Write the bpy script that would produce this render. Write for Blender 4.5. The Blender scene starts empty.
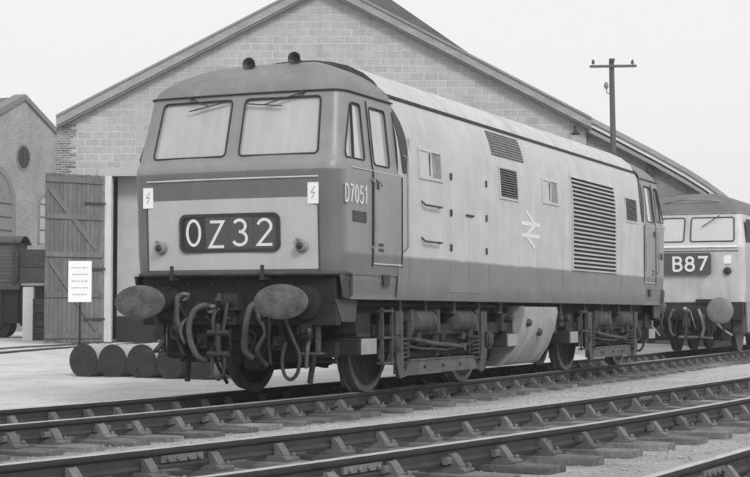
import bpy, bmesh, math, random
from mathutils import Vector, Matrix
random.seed(7)
PI = math.pi
scn = bpy.context.scene
COL = scn.collection

# ------------------------------------------------------------------ camera
CAM = Vector((8.673, -15.16, 0.93)); YAW = -0.4161; PIT = 0.0465; FPX = 1614.2
cd = bpy.data.cameras.new('camera'); cam = bpy.data.objects.new('camera', cd); COL.objects.link(cam)
cam.location = CAM; cam.rotation_euler = (PI/2 + PIT, 0, -YAW)
cd.sensor_width = 36; cd.sensor_fit = 'HORIZONTAL'; cd.lens = 36*FPX/750; cd.clip_end = 3000; cd.clip_start = 0.1
scn.camera = cam
# ------------------------------------------------------------------ sky and sun
SUN_EL = math.radians(36); SUN_AZ = math.radians(128)      # azimuth from +Y clockwise: light from the right, behind the camera
w = bpy.data.worlds.new('World'); scn.world = w; w.use_nodes = True
nt = w.node_tree; nt.nodes.clear()
sky = nt.nodes.new('ShaderNodeTexSky'); sky.sky_type = 'NISHITA'; sky.sun_disc = False
sky.sun_elevation = SUN_EL; sky.sun_rotation = SUN_AZ; sky.dust_density = 8; sky.air_density = 1.0; sky.ozone_density = 1.0
bw = nt.nodes.new('ShaderNodeRGBToBW')
mixn = nt.nodes.new('ShaderNodeMix'); mixn.data_type = 'FLOAT'; mixn.inputs[0].default_value = 0.80   # high even overcast
mixn.inputs[3].default_value = 9.05
bg = nt.nodes.new('ShaderNodeBackground'); bg.inputs[1].default_value = 0.10
wo = nt.nodes.new('ShaderNodeOutputWorld')
nt.links.new(sky.outputs[0], bw.inputs[0]); nt.links.new(bw.outputs[0], mixn.inputs[2])
nt.links.new(mixn.outputs[0], bg.inputs[0]); nt.links.new(bg.outputs[0], wo.inputs[0])
sl = bpy.data.lights.new('sun', 'SUN'); sl.energy = 1.5; sl.angle = math.radians(14); sl.color = (1, 1, 1)
so = bpy.data.objects.new('sun', sl); COL.objects.link(so)
sd = Vector((math.sin(SUN_AZ)*math.cos(SUN_EL), math.cos(SUN_AZ)*math.cos(SUN_EL), math.sin(SUN_EL)))
so.rotation_euler = sd.to_track_quat('Z', 'Y').to_euler(); so.location = (20, -20, 30)
scn.view_settings.view_transform = 'Standard'; scn.view_settings.look = 'None'
scn.view_settings.exposure = 0.28; scn.view_settings.gamma = 1.0; scn.view_settings.use_curve_mapping = False
scn.render.engine = 'CYCLES'
scn.cycles.filter_width = 2.0; scn.cycles.max_bounces = 6; scn.cycles.transparent_max_bounces = 12

# ------------------------------------------------------------------ pixel helpers (photograph pixels 750 x 477)
FH = Vector((math.sin(YAW), math.cos(YAW), 0)); RH = Vector((math.cos(YAW), -math.sin(YAW), 0))
HOR = 313.6
def gp(px, D, z=0.0):                       # point seen in column px at forward distance D
    p = CAM + FH*D + RH*((px-375)/FPX*D); p.z = z; return p
def zpx(py, D): return CAM.z + (HOR-py)*D/FPX

# ------------------------------------------------------------------ materials
MATS = {}
def nodes(m):
    m.use_nodes = True; t = m.node_tree; t.nodes.clear()
    o = t.nodes.new('ShaderNodeOutputMaterial'); b = t.nodes.new('ShaderNodeBsdfPrincipled')
    t.links.new(b.outputs[0], o.inputs[0]); return t, b, o
def nmath(t, op, a, b=None, clamp=False):
    n = t.nodes.new('ShaderNodeMath'); n.operation = op; n.use_clamp = clamp
    for i, x in enumerate((a, b)):
        if x is None: continue
        if isinstance(x, (int, float)): n.inputs[i].default_value = x
        else: t.links.new(x, n.inputs[i])
    return n.outputs[0]
def noise(t, co, scale, detail=4, rough=.6, vec=None):
    n = t.nodes.new('ShaderNodeTexNoise'); n.inputs['Scale'].default_value = scale
    n.inputs['Detail'].default_value = detail; n.inputs['Roughness'].default_value = rough
    if vec:
        mp = t.nodes.new('ShaderNodeMapping'); mp.inputs['Scale'].default_value = vec
        t.links.new(co, mp.inputs['Vector']); co = mp.outputs[0]
    t.links.new(co, n.inputs['Vector']); return n.outputs['Fac']
def maprange(t, v, a, b, c, d, smooth=False):
    n = t.nodes.new('ShaderNodeMapRange'); n.clamp = True
    if smooth: n.interpolation_type = 'SMOOTHSTEP'
    t.links.new(v, n.inputs[0])
    for i, x in enumerate((a, b, c, d)): n.inputs[i+1].default_value = x
    return n.outputs[0]
def grey(t, v, b):
    c = t.nodes.new('ShaderNodeCombineColor')
    for i in range(3): t.links.new(v, c.inputs[i])
    t.links.new(c.outputs[0], b.inputs['Base Color'])
def coords(t, rnd=True):
    tc = t.nodes.new('ShaderNodeTexCoord'); oi = t.nodes.new('ShaderNodeObjectInfo')
    if not rnd: return tc.outputs['Object'], oi.outputs['Random']
    va = t.nodes.new('ShaderNodeVectorMath'); va.operation = 'MULTIPLY_ADD'
    cb = t.nodes.new('ShaderNodeCombineXYZ')
    for i in range(3): t.links.new(oi.outputs['Random'], cb.inputs[i])
    va.inputs[1].default_value = (37, 51, 23)
    t.links.new(cb.outputs[0], va.inputs[0]); t.links.new(tc.outputs['Object'], va.inputs[2])
    return va.outputs[0], oi.outputs['Random']
def bump(t, h, b, dist, strength=1.0):
    n = t.nodes.new('ShaderNodeBump'); n.inputs['Distance'].default_value = dist; n.inputs['Strength'].default_value = strength
    t.links.new(h, n.inputs['Height']); t.links.new(n.outputs[0], b.inputs['Normal'])
def mat(name, g, rough=.6, var=.25, scale=6, fine=60, bmp=.0, metal=0., rnd=0., streak=0., streakvec=(6, 6, .6), spec=.4, grain=.0, island=False):
    if name in MATS: return MATS[name]
    m = bpy.data.materials.new(name); MATS[name] = m; t, b, o = nodes(m)
    co, r = coords(t)
    n1 = noise(t, co, scale, 5); n2 = noise(t, co, fine, 3)
    f = maprange(t, n1, .25, .75, 1-var, 1+var)
    f = nmath(t, 'MULTIPLY', f, maprange(t, n2, .25, .75, 1-var*.5-grain, 1+var*.5+grain))
    if streak:
        n3 = noise(t, co, 1.0, 4, .6, streakvec); f = nmath(t, 'MULTIPLY', f, maprange(t, n3, .3, .7, 1-streak, 1+streak*.6))
    if rnd: f = nmath(t, 'MULTIPLY', f, maprange(t, r, 0, 1, 1-rnd, 1+rnd))
    if island:
        gi = t.nodes.new('ShaderNodeNewGeometry'); f = nmath(t, 'MULTIPLY', f, maprange(t, gi.outputs['Random Per Island'], 0, 1, 1-island, 1+island))
    grey(t, nmath(t, 'MULTIPLY', f, g), b)
    b.inputs['Roughness'].default_value = rough; b.inputs['Metallic'].default_value = metal
    b.inputs['Specular IOR Level'].default_value = spec
    if bmp: bump(t, nmath(t, 'ADD', n1, nmath(t, 'MULTIPLY', n2, .5)), b, bmp)
    return m

def mat_body(name, up, low, zb, front=None, rough=.42):
    m = bpy.data.materials.new(name); MATS[name] = m; t, b, o = nodes(m)
    co, r = coords(t, False)
    sp = t.nodes.new('ShaderNodeSeparateXYZ'); t.links.new(co, sp.inputs[0])
    wob = noise(t, co, 1.6, 3); wob2 = noise(t, co, 7, 3)
    zz = nmath(t, 'ADD', sp.outputs[2], nmath(t, 'MULTIPLY', nmath(t, 'SUBTRACT', wob, .5), .035))
    zz = nmath(t, 'ADD', zz, nmath(t, 'MULTIPLY', nmath(t, 'SUBTRACT', wob2, .5), .03))
    k = maprange(t, zz, zb-.02, zb+.02, 0, 1)                       # 1 above the dark lower band
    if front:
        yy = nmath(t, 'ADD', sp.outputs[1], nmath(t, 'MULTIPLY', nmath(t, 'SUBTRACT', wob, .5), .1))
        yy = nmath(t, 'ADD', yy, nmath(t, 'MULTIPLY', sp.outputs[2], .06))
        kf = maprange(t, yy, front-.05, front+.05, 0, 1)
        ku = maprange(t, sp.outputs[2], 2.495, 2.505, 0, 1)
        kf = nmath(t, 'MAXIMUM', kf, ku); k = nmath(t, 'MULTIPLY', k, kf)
    n1 = noise(t, co, 2.2, 5); n2 = noise(t, co, 40, 3); n3 = noise(t, co, 1, 4, .6, (5, 5, .5))
    f = maprange(t, n1, .25, .75, .88, 1.12)
    f = nmath(t, 'MULTIPLY', f, maprange(t, n2, .25, .75, .95, 1.05))
    f = nmath(t, 'MULTIPLY', f, maprange(t, n3, .3, .7, .92, 1.05))
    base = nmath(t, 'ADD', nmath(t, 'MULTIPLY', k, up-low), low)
    grey(t, nmath(t, 'MULTIPLY', f, base), b)
    b.inputs['Roughness'].default_value = rough
    n4 = noise(t, co, .9, 2); bump(t, nmath(t, 'ADD', n4, nmath(t, 'MULTIPLY', n2, .01)), b, .03, .6)
    return m

def mat_glass(name, sky_film=.35, g=.5):
    m = bpy.data.materials.new(name); MATS[name] = m; m.use_nodes = True; t = m.node_tree; t.nodes.clear()
    o = t.nodes.new('ShaderNodeOutputMaterial'); tr = t.nodes.new('ShaderNodeBsdfTransparent'); gl = t.nodes.new('ShaderNodeBsdfGlossy'); df = t.nodes.new('ShaderNodeBsdfDiffuse')
    gl.inputs['Roughness'].default_value = .03; gl.inputs[0].default_value = (.9, .9, .9, 1); df.inputs[0].default_value = (g, g, g, 1)
    co, r = coords(t); n = noise(t, co, 2, 3, .6, (3, 1, .5))
    a = t.nodes.new('ShaderNodeMixShader'); c = t.nodes.new('ShaderNodeMixShader')
    fr = t.nodes.new('ShaderNodeFresnel'); fr.inputs[0].default_value = 1.6
    t.links.new(maprange(t, n, .3, .7, sky_film*.9, sky_film*1.1), a.inputs[0]); t.links.new(tr.outputs[0], a.inputs[1]); t.links.new(df.outputs[0], a.inputs[2])  # pale dust film carries the sky's reflection in its diffuse colour
    t.links.new(nmath(t, 'MULTIPLY', fr.outputs[0], 1.8, True), c.inputs[0]); t.links.new(a.outputs[0], c.inputs[1]); t.links.new(gl.outputs[0], c.inputs[2])
    t.links.new(c.outputs[0], o.inputs[0]); return m

def mat_brick(name, g1, g2, gm, bw_, bh, vecrot=None, rough=.85):
    m = bpy.data.materials.new(name); MATS[name] = m; t, b, o = nodes(m)
    tc = t.nodes.new('ShaderNodeTexCoord'); mp = t.nodes.new('ShaderNodeMapping'); mp.inputs['Rotation'].default_value = (PI/2, 0, 0)
    t.links.new(tc.outputs['Object'], mp.inputs[0])
    br = t.nodes.new('ShaderNodeTexBrick'); br.inputs['Scale'].default_value = 1
    br.inputs['Brick Width'].default_value = bw_; br.inputs['Row Height'].default_value = bh; br.inputs['Mortar Size'].default_value = .012
    for i, g in ((1, g1), (2, g2), (3, gm)): br.inputs[i].default_value = (g, g, g, 1)
    t.links.new(mp.outputs[0], br.inputs[0])
    n = noise(t, tc.outputs['Object'], .5, 5); n2 = noise(t, tc.outputs['Object'], 5, 4)
    f = nmath(t, 'MULTIPLY', maprange(t, n, .3, .7, .78, 1.2), maprange(t, n2, .3, .7, .85, 1.12))
    sep = t.nodes.new('ShaderNodeSeparateColor'); t.links.new(br.outputs[0], sep.inputs[0])
    grey(t, nmath(t, 'MULTIPLY', f, sep.outputs[0]), b); b.inputs['Roughness'].default_value = rough
    bump(t, br.outputs['Fac'], b, -.008); return m

def mat_ground(name):
    m = bpy.data.materials.new(name); MATS[name] = m; t, b, o = nodes(m)
    co, r = coords(t, False); sp = t.nodes.new('ShaderNodeSeparateXYZ'); t.links.new(co, sp.inputs[0])
    n0 = noise(t, co, .22, 4); n1 = noise(t, co, 1.1, 5); n2 = noise(t, co, 14, 4, .7); n3 = noise(t, co, 70, 3, .7)
    xx = nmath(t, 'ADD', sp.outputs[0], nmath(t, 'MULTIPLY', nmath(t, 'SUBTRACT', n1, .5), .9))
    k = maprange(t, xx, -1.75, -1.2, 1, 0, True)                   # pale trodden yard beyond the loco's track
    yard = maprange(t, n0, .3, .7, .58, .72)
    n5 = noise(t, co, .5, 5, .65, (1.0, .35, 1)); n6 = noise(t, co, 2.5, 5, .7)
    yard = nmath(t, 'MULTIPLY', yard, maprange(t, n1, .3, .7, .86, 1.10)); yard = nmath(t, 'MULTIPLY', yard, maprange(t, n5, .35, .5, .84, 1.0)); yard = nmath(t, 'MULTIPLY', yard, maprange(t, n6, .30, .40, .80, 1.0))
    ash = maprange(t, n0, .3, .7, .34, .44)
    ash = nmath(t, 'MULTIPLY', ash, maprange(t, n1, .3, .7, .80, 1.16))
    ash = nmath(t, 'MULTIPLY', ash, maprange(t, noise(t, co, .8, 5, .65), .34, .46, .72, 1.0)); ash = nmath(t, 'MULTIPLY', ash, maprange(t, noise(t, co, 6, 4, .7), .32, .42, .8, 1.0))
    path = nmath(t, 'MULTIPLY', maprange(t, xx, 1.15, 1.7, 0, 1, True), maprange(t, nmath(t, 'SUBTRACT', xx, nmath(t, 'MULTIPLY', sp.outputs[1], .09)), 2.7, 3.5, 1, 0, True))   # trodden strip between the tracks
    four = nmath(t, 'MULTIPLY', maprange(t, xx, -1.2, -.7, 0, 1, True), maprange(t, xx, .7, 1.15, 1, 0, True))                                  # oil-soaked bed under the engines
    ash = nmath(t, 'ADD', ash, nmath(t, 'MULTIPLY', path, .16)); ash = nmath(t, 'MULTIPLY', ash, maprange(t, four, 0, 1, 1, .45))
    v = nmath(t, 'ADD', nmath(t, 'MULTIPLY', k, nmath(t, 'SUBTRACT', yard, ash)), ash)
    v = nmath(t, 'MULTIPLY', v, maprange(t, n2, .3, .7, .84, 1.12))
    v = nmath(t, 'MULTIPLY', v, maprange(t, n3, .3, .7, .78, 1.2))
    grey(t, v, b); b.inputs['Roughness'].default_value = .95; b.inputs['Specular IOR Level'].default_value = .15
    bump(t, nmath(t, 'ADD', n2, nmath(t, 'MULTIPLY', n3, .6)), b, .03); return m

M_body = mat_body('body_paint', .43, .16, 1.60)
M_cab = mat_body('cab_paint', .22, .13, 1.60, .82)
M_cabin = mat('cab_interior_paint', .55, .7, .1)
M_roof = mat('roof_paint', .47, .55, .14, 1.2, 25, .004, streak=.12, streakvec=(2, 5, 5))
M_dome = mat('dome_paint', .18, .6, .2, 2, 30, .003, streak=.12)
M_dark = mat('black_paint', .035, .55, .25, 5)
M_mid = mat('grimy_iron', .028, .6, .35, 6, 50, .004, streak=.2)
M_grime = mat('dusty_iron', .058, .7, .35, 5, 40, .004, streak=.25)
M_light = mat('dusty_pale_iron', .23, .7, .3, 6, 40, .003, streak=.2)
M_under = mat('underframe_black', .017, .8, .4, 4, 40, .006)
M_panel = mat('warning_panel_paint', .45, .5, .07, 2.5, 50, .0015, streak=.06)
M_white = mat('white_paint', .78, .55, .06, 6, 60)
M_cream = mat('cream_lettering', .72, .6, .06, 10, 60)
M_number = mat('number_cream', .55, .6, .12, 10, 60)
M_arrow = mat('arrow_white', .62, .6, .12, 10, 60)
M_steel = mat('bare_steel', .30, .38, .25, 8, 60, .001, metal=.55)
M_buffer = mat('buffer_face', .09, .45, .6, 7, 40, .005, metal=.2)
M_rubber = mat('hose_rubber', .07, .6, .3, 8)
M_hose = mat('hose_canvas', .07, .7, .25, 8)
M_tyre = mat('wheel_steel', .06, .5, .35, 6, 40, .002, metal=.3)
M_rust = mat('rusted_rail', .034, .7, .3, 6, 50, .002)
M_railtop = mat('worn_railhead', .42, .45, .25, 3, 60, .0, metal=.3)
M_chair = mat('chair_iron', .12, .75, .3, 8, 50, .004, rnd=.25)
M_sleeper = mat('sleeper_timber', .15, .85, .38, 3, 30, .014, rnd=.35, streak=.45, streakvec=(1.2, 14, 14))
M_key = mat('key_oak', .09, .8, .3, 8, rnd=.3)
M_gravel = mat('gravel_stone', .30, .9, .3, 8, 40, island=.45)
M_block = mat('concrete_block', .35, .9, .12, 2.5, 30, .010, rnd=.055, island=.05, grain=.08, streak=.10, streakvec=(2.5, 2.5, .35))
M_mortar = mat('pale_mortar', .50, .95, .12, 2, 40, .004)
M_barge = mat('barge_board', .27, .7, .2, 1.5, 20, .003, streak=.15, streakvec=(1, 8, 8))
M_bargew = mat('white_barge_board', .60, .6, .1, 2)
M_slate = mat('roof_slate', .10, .6, .25, 2, 12, .01)
M_concrete = mat('concrete_lintel', .36, .85, .15, 2)
M_door = mat('door_timber', .135, .75, .18, 3, 30, .004, rnd=.14, streak=.22, streakvec=(14, 14, 1))
M_brickq = mat_brick('dark_quoin_brick', .10, .26, .38, .22, .075)
M_bricka = mat_brick('aisle_brick', .15, .21, .21, .24, .08)
M_brickw = mat_brick('workshop_brick', .27, .35, .37, .24, .08)
M_wood = mat('tarred_pole', .10, .8, .25, 4, 30, .004, streak=.3)
M_wagon = mat('wagon_timber', .075, .8, .3, 3, 30, .004, rnd=.2)
M_drum = mat('drum_paint', .17, .65, .6, 5, 30, .006, rnd=.4, grain=.15)
M_drumside = mat('drum_side', .34, .6, .25, 5, 40, .003, rnd=.1)
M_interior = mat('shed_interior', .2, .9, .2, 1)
M_glass = mat_glass('cab_glass', .48, .80)
M_glassd = mat_glass('dark_glass', .25, .30)
M_blind = mat('blind_black', .075, .35, .1)
M_blind0 = mat('blind_black_deep', .035, .35, .1)
M_yel = mat('second_loco_front_paint', .47, .5, .12, 2, streak=.15)
M_47 = mat('second_loco_side_paint', .34, .5, .12, 2)
M_47r = mat('second_loco_roof', .135, .7, .2, 2)
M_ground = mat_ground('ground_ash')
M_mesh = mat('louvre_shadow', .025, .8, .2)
M_louv = mat('louvre_slat', .17, .6, .2, 8)

# ------------------------------------------------------------------ mesh builder
class MB:
    def __init__(s): s.v = []; s.f = []; s.mi = []
    def add(s, vs, fs, mi=0):
        o = len(s.v); s.v += [tuple(p) for p in vs]
        for f in fs: s.f.append([i+o for i in f]); s.mi.append(mi)
    def box(s, x0, x1, y0, y1, z0, z1, mi=0):
        s.add([(x, y, z) for z in (z0, z1) for y in (y0, y1) for x in (x0, x1)],
              [(0, 2, 3, 1), (4, 5, 7, 6), (0, 1, 5, 4), (2, 6, 7, 3), (0, 4, 6, 2), (1, 3, 7, 5)], mi); return s
    def obox(s, c, ax, ay, az, mi=0):           # centre and three half-axis vectors
        c, ax, ay, az = map(Vector, (c, ax, ay, az))
        s.add([c+ax*i+ay*j+az*k for k in (-1, 1) for j in (-1, 1) for i in (-1, 1)],
              [(0, 2, 3, 1), (4, 5, 7, 6), (0, 1, 5, 4), (2, 6, 7, 3), (0, 4, 6, 2), (1, 3, 7, 5)], mi); return s
    def bar(s, p0, p1, wdt, hgt, up=(0, 0, 1), mi=0):
        p0, p1, up = Vector(p0), Vector(p1), Vector(up); d = p1-p0; side = d.cross(up).normalized(); u = side.cross(d).normalized()
        return s.obox((p0+p1)/2, d/2, side*wdt/2, u*hgt/2, mi)
    def tube(s, path, r, n=8, mi=0, caps=True):
        P = [Vector(p) for p in path]; R = r if isinstance(r, (list, tuple)) else [r]*len(P)
        t0 = (P[1]-P[0]).normalized(); nrm = t0.orthogonal().normalized(); rings = []; vs = []
        for i, p in enumerate(P):
            t = (P[min(i+1, len(P)-1)]-P[max(i-1, 0)]).normalized()
            nrm = (nrm - t*nrm.dot(t)).normalized(); b = t.cross(nrm)
            vs += [p + (nrm*math.cos(2*PI*k/n)+b*math.sin(2*PI*k/n))*R[i] for k in range(n)]
        fs = [(i*n+k, i*n+(k+1) % n, (i+1)*n+(k+1) % n, (i+1)*n+k) for i in range(len(P)-1) for k in range(n)]
        if caps: fs += [tuple(range(n)), tuple((len(P)-1)*n+k for k in range(n))]
        s.add(vs, fs, mi); return s
    def lathe(s, prof, c, ax, n=20, sx=1., mi=0, up=None):   # prof: (radius, distance along ax); sx stretches sideways
        c, ax = Vector(c), Vector(ax).normalized(); u = Vector(up) if up else ax.orthogonal().normalized(); u = (u-ax*u.dot(ax)).normalized(); b = ax.cross(u)
        vs = []; fs = []
        for r, h in prof: vs += [c+ax*h+(u*math.sin(2*PI*k/n)+b*math.cos(2*PI*k/n)*sx)*max(r, 1e-4) for k in range(n)]
        for i in range(len(prof)-1): fs += [(i*n+k, i*n+(k+1) % n, (i+1)*n+(k+1) % n, (i+1)*n+k) for k in range(n)]
        fs += [tuple(range(n)), tuple((len(prof)-1)*n+k for k in range(n))]
        s.add(vs, fs, mi); return s
    def loft(s, rings, mi=0, caps=True, closed=True):
        n = len(rings[0]); vs = [p for r in rings for p in r]
        fs = [(i*n+k, i*n+(k+1) % n, (i+1)*n+(k+1) % n, (i+1)*n+k) for i in range(len(rings)-1) for k in range(n if closed else n-1)]
        s.add(vs, fs, mi)
        if caps:
            o = len(s.v)-len(vs); s.f.append([o+k for k in range(n)]); s.mi.append(caps if isinstance(caps, int) and caps is not True else mi)
            s.f.append([o+(len(rings)-1)*n+k for k in range(n)]); s.mi.append(caps if isinstance(caps, int) and caps is not True else mi)
        return s
    def prism(s, poly, d, fn, mi=0):            # poly 2-D (a,b), extruded by d; fn(a,b,c)->xyz
        n = len(poly); vs = [fn(a, b, 0) for a, b in poly]+[fn(a, b, d) for a, b in poly]
        s.add(vs, [tuple(range(n)), tuple(range(2*n-1, n-1, -1))]+[(i, (i+1) % n, n+(i+1) % n, n+i) for i in range(n)], mi); return s
    def mesh(s, name, mats, smooth=None, bevel=0, recalc=True):
        me = bpy.data.meshes.new(name); me.from_pydata(s.v, [], s.f)
        for m in (mats if isinstance(mats, (list, tuple)) else [mats]): me.materials.append(m)
        me.polygons.foreach_set('material_index', s.mi)
        if recalc or bevel:
            bm = bmesh.new(); bm.from_mesh(me)
            if bevel:
                bmesh.ops.remove_doubles(bm, verts=bm.verts, dist=1e-5)
                es = [e for e in bm.edges if len(e.link_faces) == 2 and e.calc_face_angle(0) > .6]
                bmesh.ops.bevel(bm, geom=es, offset=bevel, segments=2 if bevel > .012 else 1, affect='EDGES', clamp_overlap=True)
            bmesh.ops.recalc_face_normals(bm, faces=bm.faces); bm.to_mesh(me); bm.free()
        if smooth is not None:
            me.shade_smooth() if hasattr(me, 'shade_smooth') else me.polygons.foreach_set('use_smooth', [True]*len(me.polygons))
            me.set_sharp_from_angle(angle=math.radians(smooth))
        me.update(); return me
    def build(s, name, mats, parent=None, smooth=None, bevel=0, recalc=True):
        return link(name, s.mesh(name, mats, smooth, bevel, recalc), parent)

def link(name, me, parent=None, loc=None, rot=None):
    o = bpy.data.objects.new(name, me); COL.objects.link(o)
    if parent: o.parent = parent
    if loc is not None: o.location = loc
    if rot is not None: o.rotation_euler = rot
    return o
def tag(o, label, cat=None, group=None, kind=None):
    if label: o['label'] = label
    if cat: o['category'] = cat
    if group: o['group'] = group
    if kind: o['kind'] = kind
    return o
def thing(name, label, cat, loc=(0, 0, 0), rz=0, group=None):
    o = bpy.data.objects.new(name, None); COL.objects.link(o); o.location = loc; o.rotation_euler = (0, 0, rz); o.empty_display_size = .2
    return tag(o, label, cat, group)
def copy_tree(o, parent=None):
    c = o.copy(); COL.objects.link(c); c.parent = parent
    for ch in [x for x in o.children]: copy_tree(ch, c)
    return c
def rrect(x0, x1, z0, z1, r, n=4):
    out = []
    for cx, cz, a0 in ((x1-r, z1-r, 0), (x0+r, z1-r, PI/2), (x0+r, z0+r, PI), (x1-r, z0+r, 1.5*PI)):
        out += [(cx+r*math.cos(a0+PI/2*k/n), cz+r*math.sin(a0+PI/2*k/n)) for k in range(n+1)]
    return out
def boolean(ob, cutters, op='DIFFERENCE'):
    for me in cutters:
        c = bpy.data.objects.new('cutter', me); COL.objects.link(c); c.matrix_world = ob.matrix_world
        md = ob.modifiers.new('b', 'BOOLEAN'); md.operation = op; md.object = c; md.solver = 'EXACT'
        bpy.context.view_layer.update(); dg = bpy.context.evaluated_depsgraph_get()
        new = bpy.data.meshes.new_from_object(ob.evaluated_get(dg)); ob.modifiers.clear(); ob.data = new
        bpy.data.objects.remove(c)

# stroke lettering: polylines in a unit cell (width .62, height 1)
def arc(cx, cy, rx, ry, a0, a1, n=12): return [(cx+rx*math.cos(math.radians(a0+(a1-a0)*k/n)), cy+ry*math.sin(math.radians(a0+(a1-a0)*k/n))) for k in range(n+1)]
GLYPH = {
 '0': [arc(.31, .5, .27, .5, 90, 450, 24)],
 'Z': [[(.04, 1), (.58, 1), (.02, 0), (.60, 0)]],
 '3': [arc(.30, .76, .24, .24, 150, -75, 12)+[(.27, .53)], [(.27, .53)]+arc(.30, .265, .28, .265, 80, -155, 14)],
 '2': [arc(.30, .73, .26, .27, 165, -30, 12)+[(.04, 0), (.60, 0)]],
 'B': [[(.06, 0), (.06, 1), (.32, 1)]+arc(.32, .765, .22, .235, 90, -90, 8)+[(.06, .53)], [(.32, .53)]+arc(.33, .265, .25, .265, 90, -90, 8)+[(.06, 0)]],
 '8': [arc(.31, .76, .22, .24, 90, 450, 16), arc(.31, .26, .27, .26, 90, 450, 16)],
 '7': [[(.04, 1), (.58, 1), (.20, 0)]],
 'D': [[(.06, 0), (.06, 1), (.24, 1)]+arc(.24, .5, .32, .5, 90, -90, 12)+[(.06, 0)]],
 '5': [[(.54, 1), (.14, 1), (.10, .58)]+arc(.29, .31, .28, .31, 120, -150, 12)],
 '1': [[(.12, .8), (.32, 1), (.32, 0)]],
}
def strokes(mb, lines, wid, fn, d=.004):
    for L in lines:
        P = [Vector((a, b)) for a, b in L]; P = [p for i, p in enumerate(P) if i == 0 or (p-P[i-1]).length > 1e-5]; n = len(P); lft = []; rgt = []
        closed = (P[0]-P[-1]).length < 1e-6
        for i in range(n):
            if closed and i in (0, n-1): t1 = (P[1]-P[0]).normalized(); t0 = (P[-1]-P[-2]).normalized()
            else: t0 = (P[i]-P[i-1]).normalized() if i else (P[1]-P[0]).normalized(); t1 = (P[i+1]-P[i]).normalized() if i < n-1 else t0
            tt = (t0+t1); tt = tt.normalized() if tt.length > 1e-3 else t0
            nn = Vector((-tt.y, tt.x)); c = max(.45, nn.dot(Vector((-t0.y, t0.x))))
            lft.append(P[i]+nn*wid/2/c); rgt.append(P[i]-nn*wid/2/c)
        for i in range(n-1):
            q = [lft[i], lft[i+1], rgt[i+1], rgt[i]]
            mb.add([fn(p.x, p.y, 0) for p in q]+[fn(p.x, p.y, d) for p in q], [(4, 5, 6, 7), (0, 1, 5, 4), (2, 3, 7, 6), (0, 4, 7, 3), (1, 2, 6, 5)])
def glyph(mb, ch, a, b, wd, ht, wid, fn, d=.004):
    sc = lambda L: [(a+x*wd/.62, b+y*ht) for x, y in L]
    strokes(mb, [sc(L) for L in GLYPH[ch]], wid, fn, d)

# ------------------------------------------------------------------ ground
def sstep(a, b, x): t = min(1, max(0, (x-a)/(b-a))); return t*t*(3-2*t)
def interp(pts, y):
    # smooth (Catmull-Rom like) interpolation of x over y
    if y <= pts[0][1]: (x0, y0), (x1, y1) = pts[0], pts[1]; return x0+(x1-x0)*(y-y0)/(y1-y0)
    if y >= pts[-1][1]: (x0, y0), (x1, y1) = pts[-2], pts[-1]; return x1+(x1-x0)*(y-y1)/(y1-y0)
    for i in range(len(pts)-1):
        if pts[i][1] <= y <= pts[i+1][1]:
            x0, y0 = pts[i]; x1, y1 = pts[i+1]; h = y1-y0
            s = (x1-x0)/h
            m0 = s if i == 0 else (x1-pts[i-1][0])/(y1-pts[i-1][1])
            m1 = s if i == len(pts)-2 else (pts[i+2][0]-x0)/(pts[i+2][1]-y0)
            u = (y-y0)/h
            return (2*u**3-3*u*u+1)*x0+(u**3-2*u*u+u)*h*m0+(-2*u**3+3*u*u)*x1+(u**3-u*u)*h*m1
TRA = [(-1.05, -9), (-.42, -4.1), (-.20, -2.0), (-.06, .6), (0, 2.4), (0, 8), (0, 14), (0, 30)]
TRB = [(2.70, -10), (3.28, -7), (3.74, -4), (4.09, -1.4), (4.43, 2.4), (4.84, 9), (5.1, 16), (5.2, 30)]
def gz(x, y):
    D = (Vector((x, y, 0))-CAM).dot(FH); k = sstep(-1.3, -5, x)
    bed = .022*sstep(1.15, 1.9, abs(x-interp(TRA, y)))*sstep(1.15, 1.9, abs(x-interp(TRB, y)))
    return -.243 + bed + .012*math.sin(x*3.1+y*1.7)*math.sin(y*2.3-x) + .035*sstep(-1.35, -1.9, x) + .175*k*sstep(22, 46, D)
def axis(lo, hi, fine0, fine1, df, dc):
    out = [lo]; x = lo
    while x < hi:
        st = df if fine0 <= x < fine1 else min(dc, max(df, (fine0-x if x < fine0 else x-fine1)*.35+df)); x += st; out.append(min(x, hi))
    return out
xs = axis(-160, 160, -14, 11, .2, 40); ys = axis(-40, 280, -12, 30, .4, 40)
mb = MB(); mb.v = [(x, y, gz(x, y)) for y in ys for x in xs]; nx = len(xs)
mb.f = [(j*nx+i, j*nx+i+1, (j+1)*nx+i+1, (j+1)*nx+i) for j in range(len(ys)-1) for i in range(nx-1)]; mb.mi = [0]*len(mb.f)
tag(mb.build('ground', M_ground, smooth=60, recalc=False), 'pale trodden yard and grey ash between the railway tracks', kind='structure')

# ------------------------------------------------------------------ railway tracks
RAILP = [(-.035, 0), (-.035, -.03), (-.026, -.044), (-.010, -.052), (-.010, -.105), (-.026, -.115), (-.033, -.13), (-.028, -.148),
         (.028, -.148), (.033, -.13), (.026, -.115), (.010, -.105), (.010, -.052), (.026, -.044), (.035, -.03), (.035, 0), (.026, .004), (-.026, .004)]
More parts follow.
